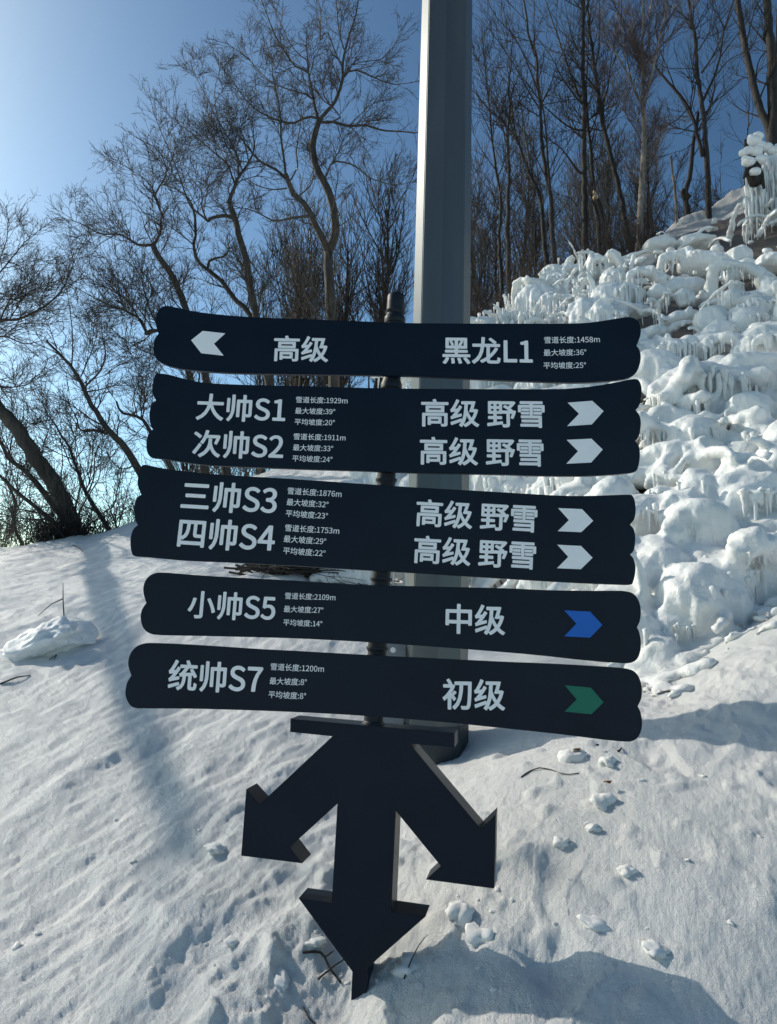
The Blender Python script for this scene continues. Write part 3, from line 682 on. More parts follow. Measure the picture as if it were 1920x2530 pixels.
photo_tree('willow_tree', 'willow with a knotted broken stub and fanning shoots at the top board left tip', 'tree', 12.6, [
 (None, [(508,1190),(490,1050),(468,925),(430,850),(395,815),(360,824)], 24, 12),
 (0, [(362,822),(346,788),(297,762),(261,749),(215,726),(170,700)], 6, 1.5),
 (0, [(360,820),(327,759),(294,726),(248,703),(202,677)], 5, 1.5),
 (0, [(358,815),(360,759),(376,713),(343,657),(304,611)], 4, 1.5),
 (0, [(380,815),(346,768),(300,700),(262,660),(235,620)], 4, 1.5),
 (0, [(400,820),(372,770),(352,700),(345,650)], 5, 1.5),
 (0, [(430,850),(412,760),(390,730),(378,712)], 6, 2),
 (0, [(440,865),(400,880),(360,870),(310,840),(270,820)], 4, 1.2),
 (0, [(475,960),(430,930),(380,920),(330,880),(300,860)], 4, 1.2)], 14, dens=1.3, **WL)
photo_tree('bare_tree', 'slanting dark tree with a forked top, left of the second board', 'tree', 12.0, [
 (None, [(440,1330),(380,1225),(338,1153),(307,1103),(269,1065),(246,1030),(223,996),(209,965),(196,938),(177,907),(142,869),(115,842)], 27, 5),
 (0, [(213,952),(246,919),(261,877),(255,840),(250,800)], 6, 1.5),
 (0, [(215,968),(254,961),(288,950)], 5, 2),
 (0, [(265,1072),(231,1063),(200,1066),(188,1030),(165,990)], 7, 1.5),
 (0, [(177,907),(180,842),(173,765),(165,720)], 4, 1.5),
 (0, [(200,930),(215,896),(231,857),(240,820)], 4, 1.5),
 (0, [(142,869),(120,800),(100,760)], 3, 1.2),
 (0, [(330,1150),(300,1160),(270,1130),(255,1090)], 4, 1.2)], 15, dens=1.3, **WL)
photo_tree('broken_tree', 'snapped crooked limb pointing left beside the second board', 'tree', 12.4, [
 (None, [(470,1270),(420,1150),(371,1065),(353,1038),(327,1026),(300,1019),(288,992)], 20, 5),
 (0, [(360,1045),(330,1080),(300,1100),(275,1130)], 3, 1.2),
 (0, [(340,1030),(330,980),(345,930),(330,890)], 3, 1.2)], 16, dens=1.5, **WL)
photo_tree('willow_tree', 'thick slanting willow leaning in from the left edge, rooted in dark brush on the crest', 'tree', 11.8, [
 (None, [(186,1325),(169,1272),(146,1219),(115,1169),(77,1115),(38,1053),(0,1015),(-60,940),(-150,820),(-260,660),(-380,480),(-480,300)], 44, 9),
 (0, [(161,1285),(115,1226),(69,1169),(23,1134),(0,1088),(-40,1040)], 18, 6),
 (0, [(146,1305),(108,1269),(50,1222),(10,1185),(-40,1140)], 13, 5),
 (1, [(69,1169),(62,1120),(45,1080)], 4, 1.2), (1, [(23,1134),(30,1080),(55,1040),(60,990)], 4, 1.2),
 (0, [(175,1290),(195,1220),(200,1160),(190,1100)], 6, 1.5), (0, [(180,1300),(215,1230),(245,1180),(250,1120)], 5, 1.5),
 (0, [(165,1270),(150,1200),(155,1140),(150,1090)], 5, 1.5), (2, [(50,1222),(30,1170),(20,1120)], 4, 1.2), (0, [(100,1150),(110,1090),(130,1040),(150,1000)], 4, 1.2),
 (2, [(108,1269),(60,1260),(20,1255),(-20,1240)], 5, 1.5)], 17, dens=1.1, **WL)
photo_tree('bare_tree', 'slim crooked tree standing on the crest between the slanting willow and the third board', 'tree', 12.1, [
 (None, [(272,1318),(246,1272),(215,1222),(192,1165),(169,1100),(154,1080),(130,1040)], 13, 4),
 (0, [(215,1222),(232,1180),(236,1120),(260,1070)], 5, 1.5), (0, [(192,1165),(175,1150),(150,1090),(130,1070),(90,1125)], 4, 1.5),
 (0, [(246,1272),(280,1250),(290,1210),(300,1160)], 4, 1.5), (0, [(240,1265),(190,1240),(150,1200),(120,1190)], 4, 1.2)], 18, dens=1.4, **WL)
photo_tree('bare_tree', 'low twisted tree at the left edge of the frame, on the snowy crest', 'tree', 12.0, [
 (None, [(56,1350),(42,1320),(34,1280),(38,1240),(20,1200),(-10,1160)], 9, 4),
 (0, [(38,1300),(10,1290),(-20,1270)], 4, 2), (0, [(36,1260),(60,1230),(70,1190)], 4, 1.2), (0, [(38,1240),(50,1200),(45,1170)], 4, 1.2)], 19, dens=1.6, **WL)
photo_tree('willow_tree', 'round crowned willow reaching in from the left edge, its trunk out of frame', 'tree', 13.5, [
 (None, [(-230,1420),(-190,1200),(-140,1000),(-90,880)], 40, 26),
 (0, [(-90,880),(-40,810),(0,792),(46,788),(96,765),(134,738),(165,696),(181,646)], 11, 2),
 (0, [(-90,880),(-60,780),(-20,700),(20,650),(60,600),(85,580)], 9, 1.5),
 (0, [(-100,900),(-40,850),(10,830),(60,850),(110,840)], 8, 1.5),
 (0, [(-110,930),(-40,920),(0,955),(60,952),(100,930)], 8, 1.5),
 (2, [(-20,700),(0,640),(15,600),(20,560)], 4, 1.5), (1, [(0,792),(30,730),(70,700),(110,660)], 5, 1.5), (2, [(-60,780),(-20,740),(40,740),(80,720)], 5, 1.5),
 (0, [(-120,900),(-90,780),(-50,680),(-20,600)], 8, 2), (4, [(0,955),(30,1000),(50,1040)], 3, 1.2), (3,[(10,830),(50,800),(90,800),(130,800)],4,1.2)], 20, dens=1.5, **WL)

RG = dict(curl=.02, wig=.13, upb=.12, l0=.32, l1=1.25, sp=(.2, .17, 0), bm_=bark_dark, tm=twig_m)
photo_tree('bare_tree', 'slim straight dark trunk nearest the right side of the steel pole', 'tree', 14.5, [
 (None, [(1236,820),(1240,707),(1233,588),(1238,493),(1226,421),(1217,350),(1214,333),(1210,274),(1205,226),(1200,180)], 12, 3),
 (0, [(1233,588),(1200,540),(1175,510),(1165,490)], 4, 1.5), (0, [(1235,520),(1210,470),(1185,440),(1165,400)], 4, 1.5), (0, [(1226,421),(1190,370),(1170,330)], 4, 1.5), (0, [(1240,640),(1200,600),(1180,560),(1165,545)], 3, 1.2),
 (0, [(1214,333),(1195,290),(1175,260)], 3, 1.2), (0, [(1236,470),(1250,400),(1245,330)], 3, 1.2)], 30, dens=1.0, **RG)
photo_tree('bare_tree', 'thick straight dark trunk second from the right side of the steel pole', 'tree', 14.2, [
 (None, [(1258,830),(1258,717),(1255,588),(1255,517),(1257,433),(1255,350),(1255,333),(1260,274),(1257,214),(1262,167),(1265,110)], 17, 3),
 (0, [(1256,560),(1290,500),(1300,440),(1310,400)], 4, 1.5), (0, [(1257,433),(1230,380),(1215,350)], 4, 1.5), (0, [(1259,300),(1230,250),(1200,200),(1180,150)], 4, 1.5), (0, [(1256,610),(1300,640),(1325,650)], 3, 1.2),
 (0, [(1262,720),(1275,640),(1300,560)], 4, 1.2), (0, [(1260,250),(1280,190),(1300,150)], 3, 1.2)], 31, dens=1.0, **RG)
photo_tree('bare_tree', 'tall tree with a long branch sweeping up left, third trunk right of the steel pole', 'tree', 14.6, [
 (None, [(1352,720),(1350,643),(1341,564),(1336,493),(1317,445),(1291,386),(1279,345),(1245,305),(1210,274),(1175,232)], 15, 3),
 (0, [(1340,560),(1342,500),(1330,440),(1325,400)], 5, 2), (0, [(1291,386),(1270,310),(1262,229),(1240,190),(1200,170)], 6, 1.5), (0, [(1317,445),(1300,350),(1283,238),(1255,190),(1205,140)], 5, 1.5),
 (0, [(1245,305),(1215,240),(1190,200),(1175,150)], 4, 1.2), (0, [(1338,530),(1300,500),(1270,480)], 3, 1.2)], 32, dens=1.0, **RG)
photo_tree('bare_tree', 'twin stemmed tree whose trunks run parallel behind the ice spikes', 'tree', 14.3, [
 (None, [(1374,740),(1372,657),(1364,564),(1362,493),(1352,445),(1341,374),(1338,333),(1336,274),(1329,214),(1324,143),(1305,83),(1295,0),(1290,-60)], 15, 4),
 (0, [(1362,500),(1357,445),(1354,400),(1350,333),(1341,262),(1338,240)], 8, 3), (0, [(1336,274),(1300,215),(1283,180),(1250,130),(1215,80)], 5, 1.5), (0, [(1331,230),(1300,150),(1270,90),(1225,40),(1200,-10)], 5, 1.5),
 (0, [(1324,143),(1319,80),(1320,20),(1318,-30)], 4, 2), (0, [(1352,445),(1320,380),(1300,330),(1270,300)], 4, 1.5), (0, [(1341,374),(1365,330),(1385,300)], 3, 1.2), (0, [(1334,260),(1360,210),(1380,150),(1400,110)], 3, 1.2)], 33, dens=1.0, **RG)
photo_tree('bare_tree', 'tallest thick dark trunk in the middle of the right hand wood, with many rising boughs', 'tree', 14.8, [
 (None, [(1450,740),(1448,643),(1445,517),(1445,421),(1443,350),(1443,262),(1440,143),(1441,36),(1436,-20),(1434,-80)], 19, 8),
 (0, [(1443,322),(1430,322),(1400,310),(1357,274),(1330,250),(1300,240)], 6, 1.5), (0, [(1443,262),(1415,230),(1388,190),(1364,143),(1340,110)], 6, 1.5), (0, [(1441,240),(1431,238),(1400,155),(1376,83),(1357,28),(1340,-30)], 7, 2),
 (0, [(1443,345),(1415,320),(1395,270),(1370,230)], 5, 1.5), (0, [(1440,143),(1420,110),(1405,60),(1395,0)], 4, 1.5), (0, [(1440,190),(1425,150),(1410,130),(1390,60)], 4, 1.5), (0, [(1445,433),(1425,420),(1405,390),(1385,365),(1362,350)], 8, 2),
 (0, [(1444,560),(1420,500),(1380,480)], 4, 1.2), (0, [(1443,300),(1460,240),(1472,200),(1490,160)], 4, 1.2), (0,[(1440,60),(1450,20),(1455,-30)],4,1.5)], 34, dens=1.0, **RG)
photo_tree('bare_tree', 'dark trunk close beside the tallest trunk and leaning toward it', 'tree', 15.2, [
 (None, [(1488,720),(1483,631),(1479,564),(1469,493),(1462,398),(1455,333),(1450,262),(1447,214)], 14, 6),
 (0, [(1462,398),(1485,385),(1490,350),(1500,320)], 4, 1.5), (0, [(1455,333),(1470,300),(1478,262),(1480,220)], 5, 2), (0, [(1447,214),(1452,150),(1455,80),(1460,20)], 5, 2), (0, [(1466,440),(1450,410),(1440,395)], 4, 1.5)], 35, dens=1.2, **RG)
photo_tree('broken_tree', 'snapped slanting trunk with a pale torn top, between two dark trunks', 'tree', 14.6, [
 (None, [(1515,690),(1505,607),(1491,536),(1476,493),(1468,474)], 17, 11), (0, [(1480,505),(1468,480),(1455,450),(1450,420)], 4, 1.2)], 36, dens=.5, torn=[(1472,490),(1469,478),(1467,470)], **RG)
photo_tree('bare_tree', 'dark trunk leaning left, just left of the glossy birch', 'tree', 14.9, [
 (None, [(1570,660),(1553,591),(1534,488),(1507,380),(1488,298),(1483,244),(1479,250),(1469,167),(1464,119),(1455,83),(1452,24),(1450,-30)][:5] + [(1481,240),(1470,167),(1463,119),(1456,70),(1452,10),(1450,-40)], 17, 5),
 (0, [(1484,262),(1500,225),(1507,170),(1515,120)], 6, 2), (0, [(1495,330),(1510,300),(1530,280),(1545,250)], 4, 1.2), (0, [(1478,230),(1455,210),(1447,200)], 5, 3), (0, [(1470,167),(1480,120),(1482,60),(1480,10)], 5, 1.5),
 (0, [(1510,390),(1495,370),(1480,360)], 3, 1.2), (0, [(1456,70),(1470,30),(1480,-20)], 4, 1.5), (0, [(1463,119),(1440,70),(1430,20)], 4, 1.5)], 37, dens=1.1, **RG)
photo_tree('birch_tree', 'glossy reddish birch whose stem splits into three rising limbs, centre right of the sky', 'tree', 14.0, [
 (None, [(1577,680),(1580,589),(1586,461),(1591,353),(1590,271),(1589,235)], 20, 13),
 (0, [(1588,258),(1575,239),(1561,203),(1540,163),(1521,130),(1500,100),(1490,60)], 8, 2), (0, [(1589,240),(1588,200),(1586,136),(1588,54),(1590,-20)], 8, 3), (0, [(1590,245),(1597,225),(1613,168),(1626,108),(1643,41),(1648,-20)], 9, 4),
 (0, [(1594,362),(1606,345),(1616,326),(1624,293)], 4, 3), (0, [(1588,358),(1570,320),(1548,285),(1525,240),(1507,203)], 4, 1.5), (1, [(1561,203),(1550,150),(1540,100),(1535,50)], 4, 1.5), (2, [(1586,136),(1560,90),(1545,40),(1530,-10)], 4, 1.5),
 (3, [(1613,168),(1640,120),(1660,90),(1690,60)], 4, 1.5), (2, [(1587,100),(1600,50),(1610,0)], 4, 1.5), (3, [(1626,108),(1620,60),(1625,10)], 4, 1.5)], 38, dens=1.5, curl=.03, wig=.16, upb=.16, bm_=bark_birch, tm=mat('birch_twig_bark', (.07, .045, .042), .45)[0])
photo_tree('dead_tree', 'short dark trunk with a round burl low on its stem and a broken top', 'tree', 15.0, [
 (None, [(1702,600),(1699,540),(1697,515),(1693,485),(1697,462),(1705,434),(1713,353),(1721,312),(1725,277)], 17, 8),
 (0, [(1697,490),(1690,478),(1688,470)], 24, 14), (0, [(1713,353),(1690,370),(1670,375),(1655,380)], 2.5, 1), (0,[(1722,300),(1705,310),(1680,330),(1650,328)],4,1)], 39, dens=.7, **RG)
photo_tree('bare_tree', 'tall speckled trunk with a branch sweeping far up left across the birch', 'tree', 14.6, [
 (None, [(1755,620),(1751,551),(1749,461),(1742,326),(1732,244),(1722,176),(1719,108),(1708,41),(1700,-10),(1697,-60)], 18, 7),
 (0, [(1736,385),(1730,355),(1724,339),(1708,279),(1675,228),(1654,209),(1616,160),(1575,108),(1542,54),(1507,-5)], 11, 3), (0, [(1738,248),(1762,195),(1778,144),(1789,76),(1811,5),(1815,-30)], 7, 3), (0, [(1734,180),(1757,146),(1778,103),(1789,76)], 5, 3),
 (0, [(1743,290),(1755,265),(1762,240),(1764,220)], 5, 3), (0, [(1722,172),(1700,168),(1670,170),(1630,165)], 3, 1.2), (1, [(1666,215),(1650,170),(1635,135),(1600,80),(1590,60)], 4, 1.5), (2, [(1778,144),(1810,100),(1840,60)], 4, 1.2), (0, [(1720,130),(1735,110),(1752,80),(1760,30)], 4, 1.5),
 (1, [(1700,265),(1680,290),(1650,310),(1620,320)], 4, 1), (2,[(1762,195),(1800,150),(1835,130)],4,1.2)], 40, dens=.9, **RG)
photo_tree('bare_tree', 'massive dark double trunk in the top right corner, standing above the hanging ice curtain', 'tree', 15.5, [
 (None, [(1905,520),(1906,400),(1908,340),(1911,271),(1908,180),(1906,136),(1899,60),(1893,-20),(1890,-80)], 40, 17),
 (0, [(1903,345),(1898,312),(1873,252),(1857,190),(1841,117),(1822,0),(1815,-60)], 20, 15), (1, [(1866,225),(1868,190),(1875,150),(1890,130)], 5, 3), (0, [(1913,260),(1925,160),(1925,60),(1930,-40)], 20, 14), (0, [(1905,130),(1880,125),(1860,110),(1845,95)], 3, 1.2),
 (1, [(1845,135),(1870,90),(1880,40)], 4, 1.2), (1,[(1835,80),(1815,50),(1800,20)],4,1.2)], 41, dens=.6, **RG)
photo_tree('dead_tree', 'thin pale leaning snag with iced shoots, left of the burled trunk', 'tree', 14.6, [
 (None, [(1676,610),(1672,545),(1667,461),(1662,430),(1658,385)], 8, 6), (0, [(1664,440),(1672,430),(1678,420)], 3, 1.5)], 42, dens=.3, bm_=bark_birch, tm=twig_m, wig=.1, upb=.1, curl=0)
photo_tree('dead_tree', 'thin dark dead stem just above the iced stump near the right edge', 'tree', 15.0, [
 (None, [(1840,460),(1844,366),(1849,310),(1849,279)], 5, 3), (0, [(1846,320),(1858,295),(1860,270)], 3, 1.2)], 43, dens=.5, **RG)
photo_tree('sapling', 'thin wavy dark stem close to the right side of the birch trunk', 'tree', 14.1, [
 (None, [(1606,640),(1602,559),(1599,500),(1601,461),(1598,400)], 6, 2), (0, [(1574,520),(1565,500),(1552,490)], 3, 1.5)], 44, dens=.6, **RG)

# ------------------------------------------------------------------ procedural trees of the wood behind
def proto(seed, H, r0, kind):
    rng = np.random.RandomState(seed); trunk = Acc(); crown = Acc()
    stems = rng.randint(1, 4) if kind != 'single' else 1
    Ps = []; Rs = []
    for k in range(stems):
        a = rng.uniform(0, 6.28); lean = rng.uniform(.02, .22 if stems > 1 else .10)
        q = np.linspace(0, 1, 9); h = H * rng.uniform(.8, 1)
        P = np.stack([np.cos(a) * lean * h * q + .05 * np.sin(q * 7 + a) * h * .15, np.sin(a) * lean * h * q + .05 * np.cos(q * 6 + a) * h * .15, h * q - .3], -1)
        P, Rn = resample(P, r0 / math.sqrt(stems) * (1 - .88 * q) + .004, 14, .003, rng); Ps.append(P); Rs.append(Rn)
    Ps = np.array(Ps); Rs = np.array(Rs); trunk.tube(Ps, Rs, 6, True)
    n1 = int(26 / stems) + 6
    P1, R1 = spawn(Ps, Rs, n1, .34, rng, 7, (18, 42), .22, 1, .2, .07, .55, .006, 3.2, .5, .5, .02); crown.tube(P1, R1, 3)
    P2, R2 = spawn(P1, R1, 8, .45, rng, 5, (20, 42), .1, 1, .15, .08, .7, .005, 1.4, .25, .4, 0); crown.tube(P2, R2, 3)
    P3, R3 = spawn(P2, R2, 5, .5, rng, 3, (20, 42), .1, 1, .15, .08, .8, .0042, .8, .15, .4, 0); crown.tube(P3, R3, 3)
    NTRI[0] += trunk.tris() + crown.tris()
    return trunk.mesh('trunk', bark_dark), crown.mesh('branches', twig_m)
protos = [proto(50 + i, (9, 8, 10, 7.5)[i], (.13, .10, .15, .10)[i], ('multi', 'multi', 'single', 'single')[i]) for i in range(4)]
rng = np.random.RandomState(5)
spots = []
for i in range(9): spots.append((rng.uniform(640, 1010), rng.uniform(16, 24), 0, .85))     # behind the top board, up to the pole
for i in range(13): spots.append((rng.uniform(1160, 1660), rng.uniform(18, 28), 1, .72))
for i in range(8): spots.append((rng.uniform(-80, 620), rng.uniform(17, 26), 2, .55))
for i in range(3): spots.append(((-12.5, -14.5, -13)[i], (9.0, 12.5, 6.6)[i], 4, .9))  # unseen trees added past the left edge to dapple the snow with twig shade
for i in range(4): spots.append((rng.uniform(1640, 1900), rng.uniform(24, 30), 3, .30))
LB = ['thin upright bare tree in the thicket between the forked willow and the pole', 'slim bare tree deep in the wood behind the dark trunks right of the pole',
      'small far bare tree low behind the slanting willows', 'small bare sapling on the skyline behind the upper ice', 'unseen bare tree just outside the left edge, added so its twigs shade the snow']
GR = ['thicket trees left of the pole', 'trees deep in the wood on the right', 'far trees behind the willows', 'skyline saplings', 'unseen shade trees beyond the left edge']
for i, (u, y, k, s) in enumerate(spots):
    x = (u - CU) / FPX * y * 1.02 if k != 4 else u; z = float(base_z(np.array(x), np.array(y)))
    # the wood stands on a hidden shelf just behind the crest
    a = math.atan2(x, y); zc_ = HC + float(np.interp(a, ca, ce)) * y; z = max(z, zc_ - (3.2 if k else 2.6)) if k < 4 else z
    t = empty('sapling' if k == 3 else 'bare_tree', (x, y, z), LB[k], 'tree', GR[k]); t.rotation_euler[2] = rng.uniform(0, 6.28)
    sc_ = s * rng.uniform(.8, 1.2) * y / 17; t.scale = (sc_, sc_, sc_)
    tm_, cm_ = protos[rng.randint(4)]
    for nm, me in (('trunk', tm_), ('branches', cm_)):
        o = bpy.data.objects.new(nm, me); C.objects.link(o); o.parent = t

# brush on the crest
def brush(name, label, U, n, hgt, seed, dback=.5, ma=None, thick=1.0):
    rng = np.random.RandomState(seed); u = U[0] + (U[1] - U[0]) * rng.rand(n)
    a, _ = azel(u, np.full(n, 1265.)); d = np.interp(a, ca, CR[:, 2]) + rng.rand(n) * dback
    x = np.sin(a) * d; y = np.cos(a) * d; z = base_z(x, y) - .1
    K = 6; h = hgt * (.4 + .8 * rng.rand(n)); P = np.empty((n, K, 3)); P[:, 0] = np.stack([x, y, z], -1)
    dr = rng.randn(n, 3) * .45; dr[:, 2] = 1; dr /= np.linalg.norm(dr, axis=1, keepdims=True)
    for k in range(1, K):
        dr = dr + rng.randn(n, 3) * .16; dr[:, 2] += .05; dr /= np.linalg.norm(dr, axis=1, keepdims=True); P[:, k] = P[:, k - 1] + dr * (h / (K - 1))[:, None]
    Rr = (.009 * thick * (.5 + rng.rand(n)))[:, None] * (1 - .75 * np.linspace(0, 1, K))[None]
    A = Acc(); A.tube(P, Rr, 3)
    P2, R2 = spawn(P, Rr, 6, .5, rng, 4, (20, 55), .1, 1, .1, .25, .7, .0035, .8, .1, .3); A.tube(P2, R2, 3)
    P3, R3 = spawn(P2, R2, 3, .5, rng, 3, (20, 55), .1, 1, .1, .25, .8, .003, .4, .08, .3); A.tube(P3, R3, 3)
    NTRI[0] += A.tris()
    o = link(name, A.mesh(name, ma or twig_m)); return tag(o, label, 'brush', kind='stuff')
brush('undergrowth', 'dark tangled brush along the snowy crest at the left', (-60, 640), 150, .9, 60, 1.2, twig_pale)
brush('undergrowth', 'dense dark brush round the foot of the slanting willow', (100, 230), 90, .7, 61, .4, thick=1.2)
brush('undergrowth', 'twiggy brown undergrowth behind the ice right of the pole', (1150, 1640), 300, 1.1, 62, 1.5, mat('brown_twig_bark', (.055, .040, .033), .8)[0])
brush('undergrowth', 'sparse brush on the bare hilltop at the upper right', (1590, 1840), 90, 1.0, 63, 1.5)

# unseen leaning tree added left of frame; trunk shaped to throw soft bands of shade
rng = np.random.RandomState(88); tp = np.array([(-7.7, 13.1, 2.6), (-8.0, 12.4, 5.2), (-8.9, 11.0, 6.3), (-9.5, 9.8, 7.0), (-9.95, 8.9, 7.4), (-10.5, 8.2, 7.9)])
P_, R_ = resample(tp, np.array([.15, .14, .125, .11, .09, .06]), 18, .002, rng); A1 = Acc(); A1.tube(P_[None], R_[None], 10, True); A2_ = Acc()
P1, R1 = spawn(P_[None], R_[None], 22, .16, rng, 7, (25, 60), .2, 1, .1, .12, .5, .006, 2.4, .8, .3); A2_.tube(P1, R1, 4)
P2, R2 = spawn(P1, R1, 5, .5, rng, 5, rtip=.004); A2_.tube(P2, R2, 3); P3, R3 = spawn(P2, R2, 4, .5, rng, 4, rtip=.003); A2_.tube(P3, R3, 3)
lt_ = empty('bare_tree', tuple(tp[0]), 'leaning bare tree unseen past the left side of the frame, added to shade the slope', 'tree')
link('trunk', A1.mesh('trunk', bark_willow), lt_); link('branches', A2_.mesh('branches', twig_pale), lt_); NTRI[0] += A2_.tris()
# ------------------------------------------------------------------ the frozen bank: spray ice over buried branches, drips and icicles
ice_m, nt_, b_ = mat('spray_ice', (.76, .80, .79), .30)
b_.inputs['Specular IOR Level'].default_value = .5
tc_ = nt_.nodes.new('ShaderNodeTexCoord')
def _n(s, d):
    n = nt_.nodes.new('ShaderNodeTexNoise'); n.inputs['Scale'].default_value = s; n.inputs['Detail'].default_value = d; nt_.links.new(tc_.outputs['Object'], n.inputs['Vector']); return n
cr_ = nt_.nodes.new('ShaderNodeValToRGB'); cr_.color_ramp.elements[0].color = (.70, .72, .70, 1); cr_.color_ramp.elements[1].color = (.80, .81, .80, 1)
cr_.color_ramp.elements[0].position = .34; cr_.color_ramp.elements[1].position = .52
nt_.links.new(_n(1.7, 5).outputs['Fac'], cr_.inputs[0]); nt_.links.new(cr_.outputs[0], b_.inputs['Base Color'])
mr_ = nt_.nodes.new('ShaderNodeMapRange'); mr_.inputs['To Min'].default_value = .28; mr_.inputs['To Max'].default_value = .8
nt_.links.new(_n(2.6, 4).outputs['Fac'], mr_.inputs[0]); nt_.links.new(mr_.outputs[0], b_.inputs['Roughness'])
bp_ = nt_.nodes.new('ShaderNodeBump'); bp_.inputs['Strength'].default_value = .8; bp_.inputs['Distance'].default_value = .014
nt_.links.new(_n(22, 4).outputs['Fac'], bp_.inputs['Height']); nt_.links.new(bp_.outputs[0], b_.inputs['Normal'])
b_.inputs['Subsurface Weight'].default_value = .2; b_.inputs['Subsurface Radius'].default_value = (.5, .75, .8); b_.inputs['Subsurface Scale'].default_value = .05

TOPU = [800, 930, 1000, 1190, 1230, 1290, 1330, 1400, 1500, 1560, 1600, 1650, 1700, 1760, 1830, 1860, 1920, 2100]
TOPV = [1400, 1160, 870, 832, 815, 765, 730, 680, 648, 635, 612, 600, 585, 575, 567, 525, 500, 440]
BOTU = [800, 1150, 1240, 1300, 1400, 1500, 1560, 1650, 1720, 1800, 1920, 2100]
BOTV = [1440, 1436, 1446, 1442, 1470, 1545, 1680, 1660, 1610, 1530, 1465, 1400]
rng = np.random.RandomState(77); LIFT = .20
def sample(n, u0=820, u1=2080, f0=0, f1=1.0, dens=None):
    out = []
    while len(out) < n:
        u = rng.uniform(u0, u1); t = np.interp(u, TOPU, TOPV); b = np.interp(u, BOTU, BOTV); v = rng.uniform(500, 1700)
        if t + f0 * (b - t) < v < t + f1 * (b - t): out.append((u, v))
    o = np.array(out); P, ok = hit(o[:, 0], o[:, 1]); P = P[ok]; o = o[ok]
    P = P + normal(P) * (LIFT * np.clip((np.hypot(P[:, 0], P[:, 1]) - np.interp(np.arctan2(P[:, 0], P[:, 1]), fa, FT[:, 2])) / 1.2, 0, 1))[:, None]
    return P, o
def normal(P):
    e = .15; gx_ = (base_z(P[:, 0] + e, P[:, 1]) - base_z(P[:, 0] - e, P[:, 1])) / 2 / e; gy_ = (base_z(P[:, 0], P[:, 1] + e) - base_z(P[:, 0], P[:, 1] - e)) / 2 / e
    n = np.stack([-gx_, -gy_, np.ones(len(P))], -1); return n / np.linalg.norm(n, axis=1, keepdims=True)
sv, sf = icos(3); sv4, sf4 = icos(4)
ice = Acc(); SV3, SF3 = sv, sf
def mounds(P, n, r, flat=.7, lift=.25, drape=0):
    sv, sf = (sv4, sf4) if drape else (icos(3) if False else (SV3, SF3))
    for p, nn, q in zip(P, n, r):
        s = q * np.array([rng.uniform(.85, 1.5), rng.uniform(.7, 1.1), rng.uniform(.55, .95) * flat / .7])
        a = rng.uniform(-.6, .6); c, d = math.cos(a), math.sin(a)
        v = sv * (1 + .22 * pn(sv[:, :1] * 1.7 + q * 90, sv[:, 1:2] * 1.7 + sv[:, 2:3] * 1.3 + p[0]))
        v = v * s
        if drape:                                  # wax-like folds that run down and fan out at the foot
            th_ = np.arctan2(v[:, 0], v[:, 1]); dn = np.clip(-v[:, 2] / q + .25, 0, 1.2); k_ = rng.randint(5, 10)
            fo = 1 + dn * (.20 * np.cos(k_ * th_ + rng.uniform(0, 6)) + .12 * np.cos((2 * k_ + 1) * th_ + rng.uniform(0, 6))) + .25 * dn
            v[:, 0] *= fo; v[:, 1] *= fo; v[:, 2] = np.where(v[:, 2] < 0, v[:, 2] * drape, v[:, 2])
        v = np.stack([v[:, 0] * c - v[:, 2] * d * .6, v[:, 1], v[:, 0] * d * .5 + v[:, 2] * c], -1) + p + nn * q * lift
        ice.add(v, None, sf)
icl = Acc()
def cones(P0, L, r, bend=.03, fine=0.0):
    """icicles hanging from P0"""
    K = 4; n = len(P0); P = np.repeat(P0[:, None], K, 1).astype(float); q = np.linspace(0, 1, K)
    P[:, :, 2] -= L[:, None] * q; P[:, :, :2] += (rng.randn(n, 2) * bend)[:, None] * (L[:, None] * q)[..., None]
    f = rng.rand(n) < fine
    if f.any():                                  # slender icicles stay crisp: knobbly tapered tubes of their own
        K2 = 7; q2 = np.linspace(0, 1, K2); Pf = np.stack([np.stack([np.interp(q2, q, P[i, :, c]) for c in range(3)], -1) for i in np.where(f)[0]])
        kn = 1 + .22 * rng.randn(f.sum(), K2); Rf = np.maximum(r[f][:, None] * (1.05 - .9 * q2 ** .8)[None] * np.clip(kn, .6, 1.5), .004)
        icl.tube(Pf, Rf, 6, True)
    if (~f).any(): ice.tube(P[~f], np.maximum(r[~f][:, None] * (1.15 - .95 * q)[None], .012), 6, True)
def curtain(p, r, n, lmul=1.0):
    th = rng.uniform(-1.25, 1.25, n); P0 = p + np.stack([np.sin(th) * r * 1.15, -np.cos(th) * r * .8, rng.uniform(-.1, .25, n) * r], -1)
    cones(P0, r * lmul * rng.uniform(.5, 1.5, n), np.minimum(r * rng.uniform(.06, .15, n), .06), fine=.7)
def branches_(P, nn, L, r, up=.3, droop=.5, Q=7):
    n = len(P); d = rng.randn(n, 3); d[:, 1] *= .45; d[:, 1] -= .25; d[:, 2] = np.abs(d[:, 2]) * .5 * up; d += nn * .35; d /= np.linalg.norm(d, axis=1, keepdims=True)
    out = np.empty((n, Q, 3)); out[:, 0] = P - d * (L * .15)[:, None]
    for k in range(1, Q):
        d = d + rng.randn(n, 3) * .16; d[:, 2] -= droop / Q * 2 * (.4 + rng.rand(n)); d /= np.linalg.norm(d, axis=1, keepdims=True)
        out[:, k] = out[:, k - 1] + d * (L / (Q - 1))[:, None]
    prof = 1 + .35 * pn(np.linspace(0, 5, Q)[None] + r[:, None] * 900, r[:, None] * 71 + 0 * np.linspace(0, 5, Q)[None])
    ice.tube(out, r[:, None] * prof * np.linspace(1.1, .75, Q)[None], 8, True)
    return out
pxm = lambda P: P[:, 1] / FPX
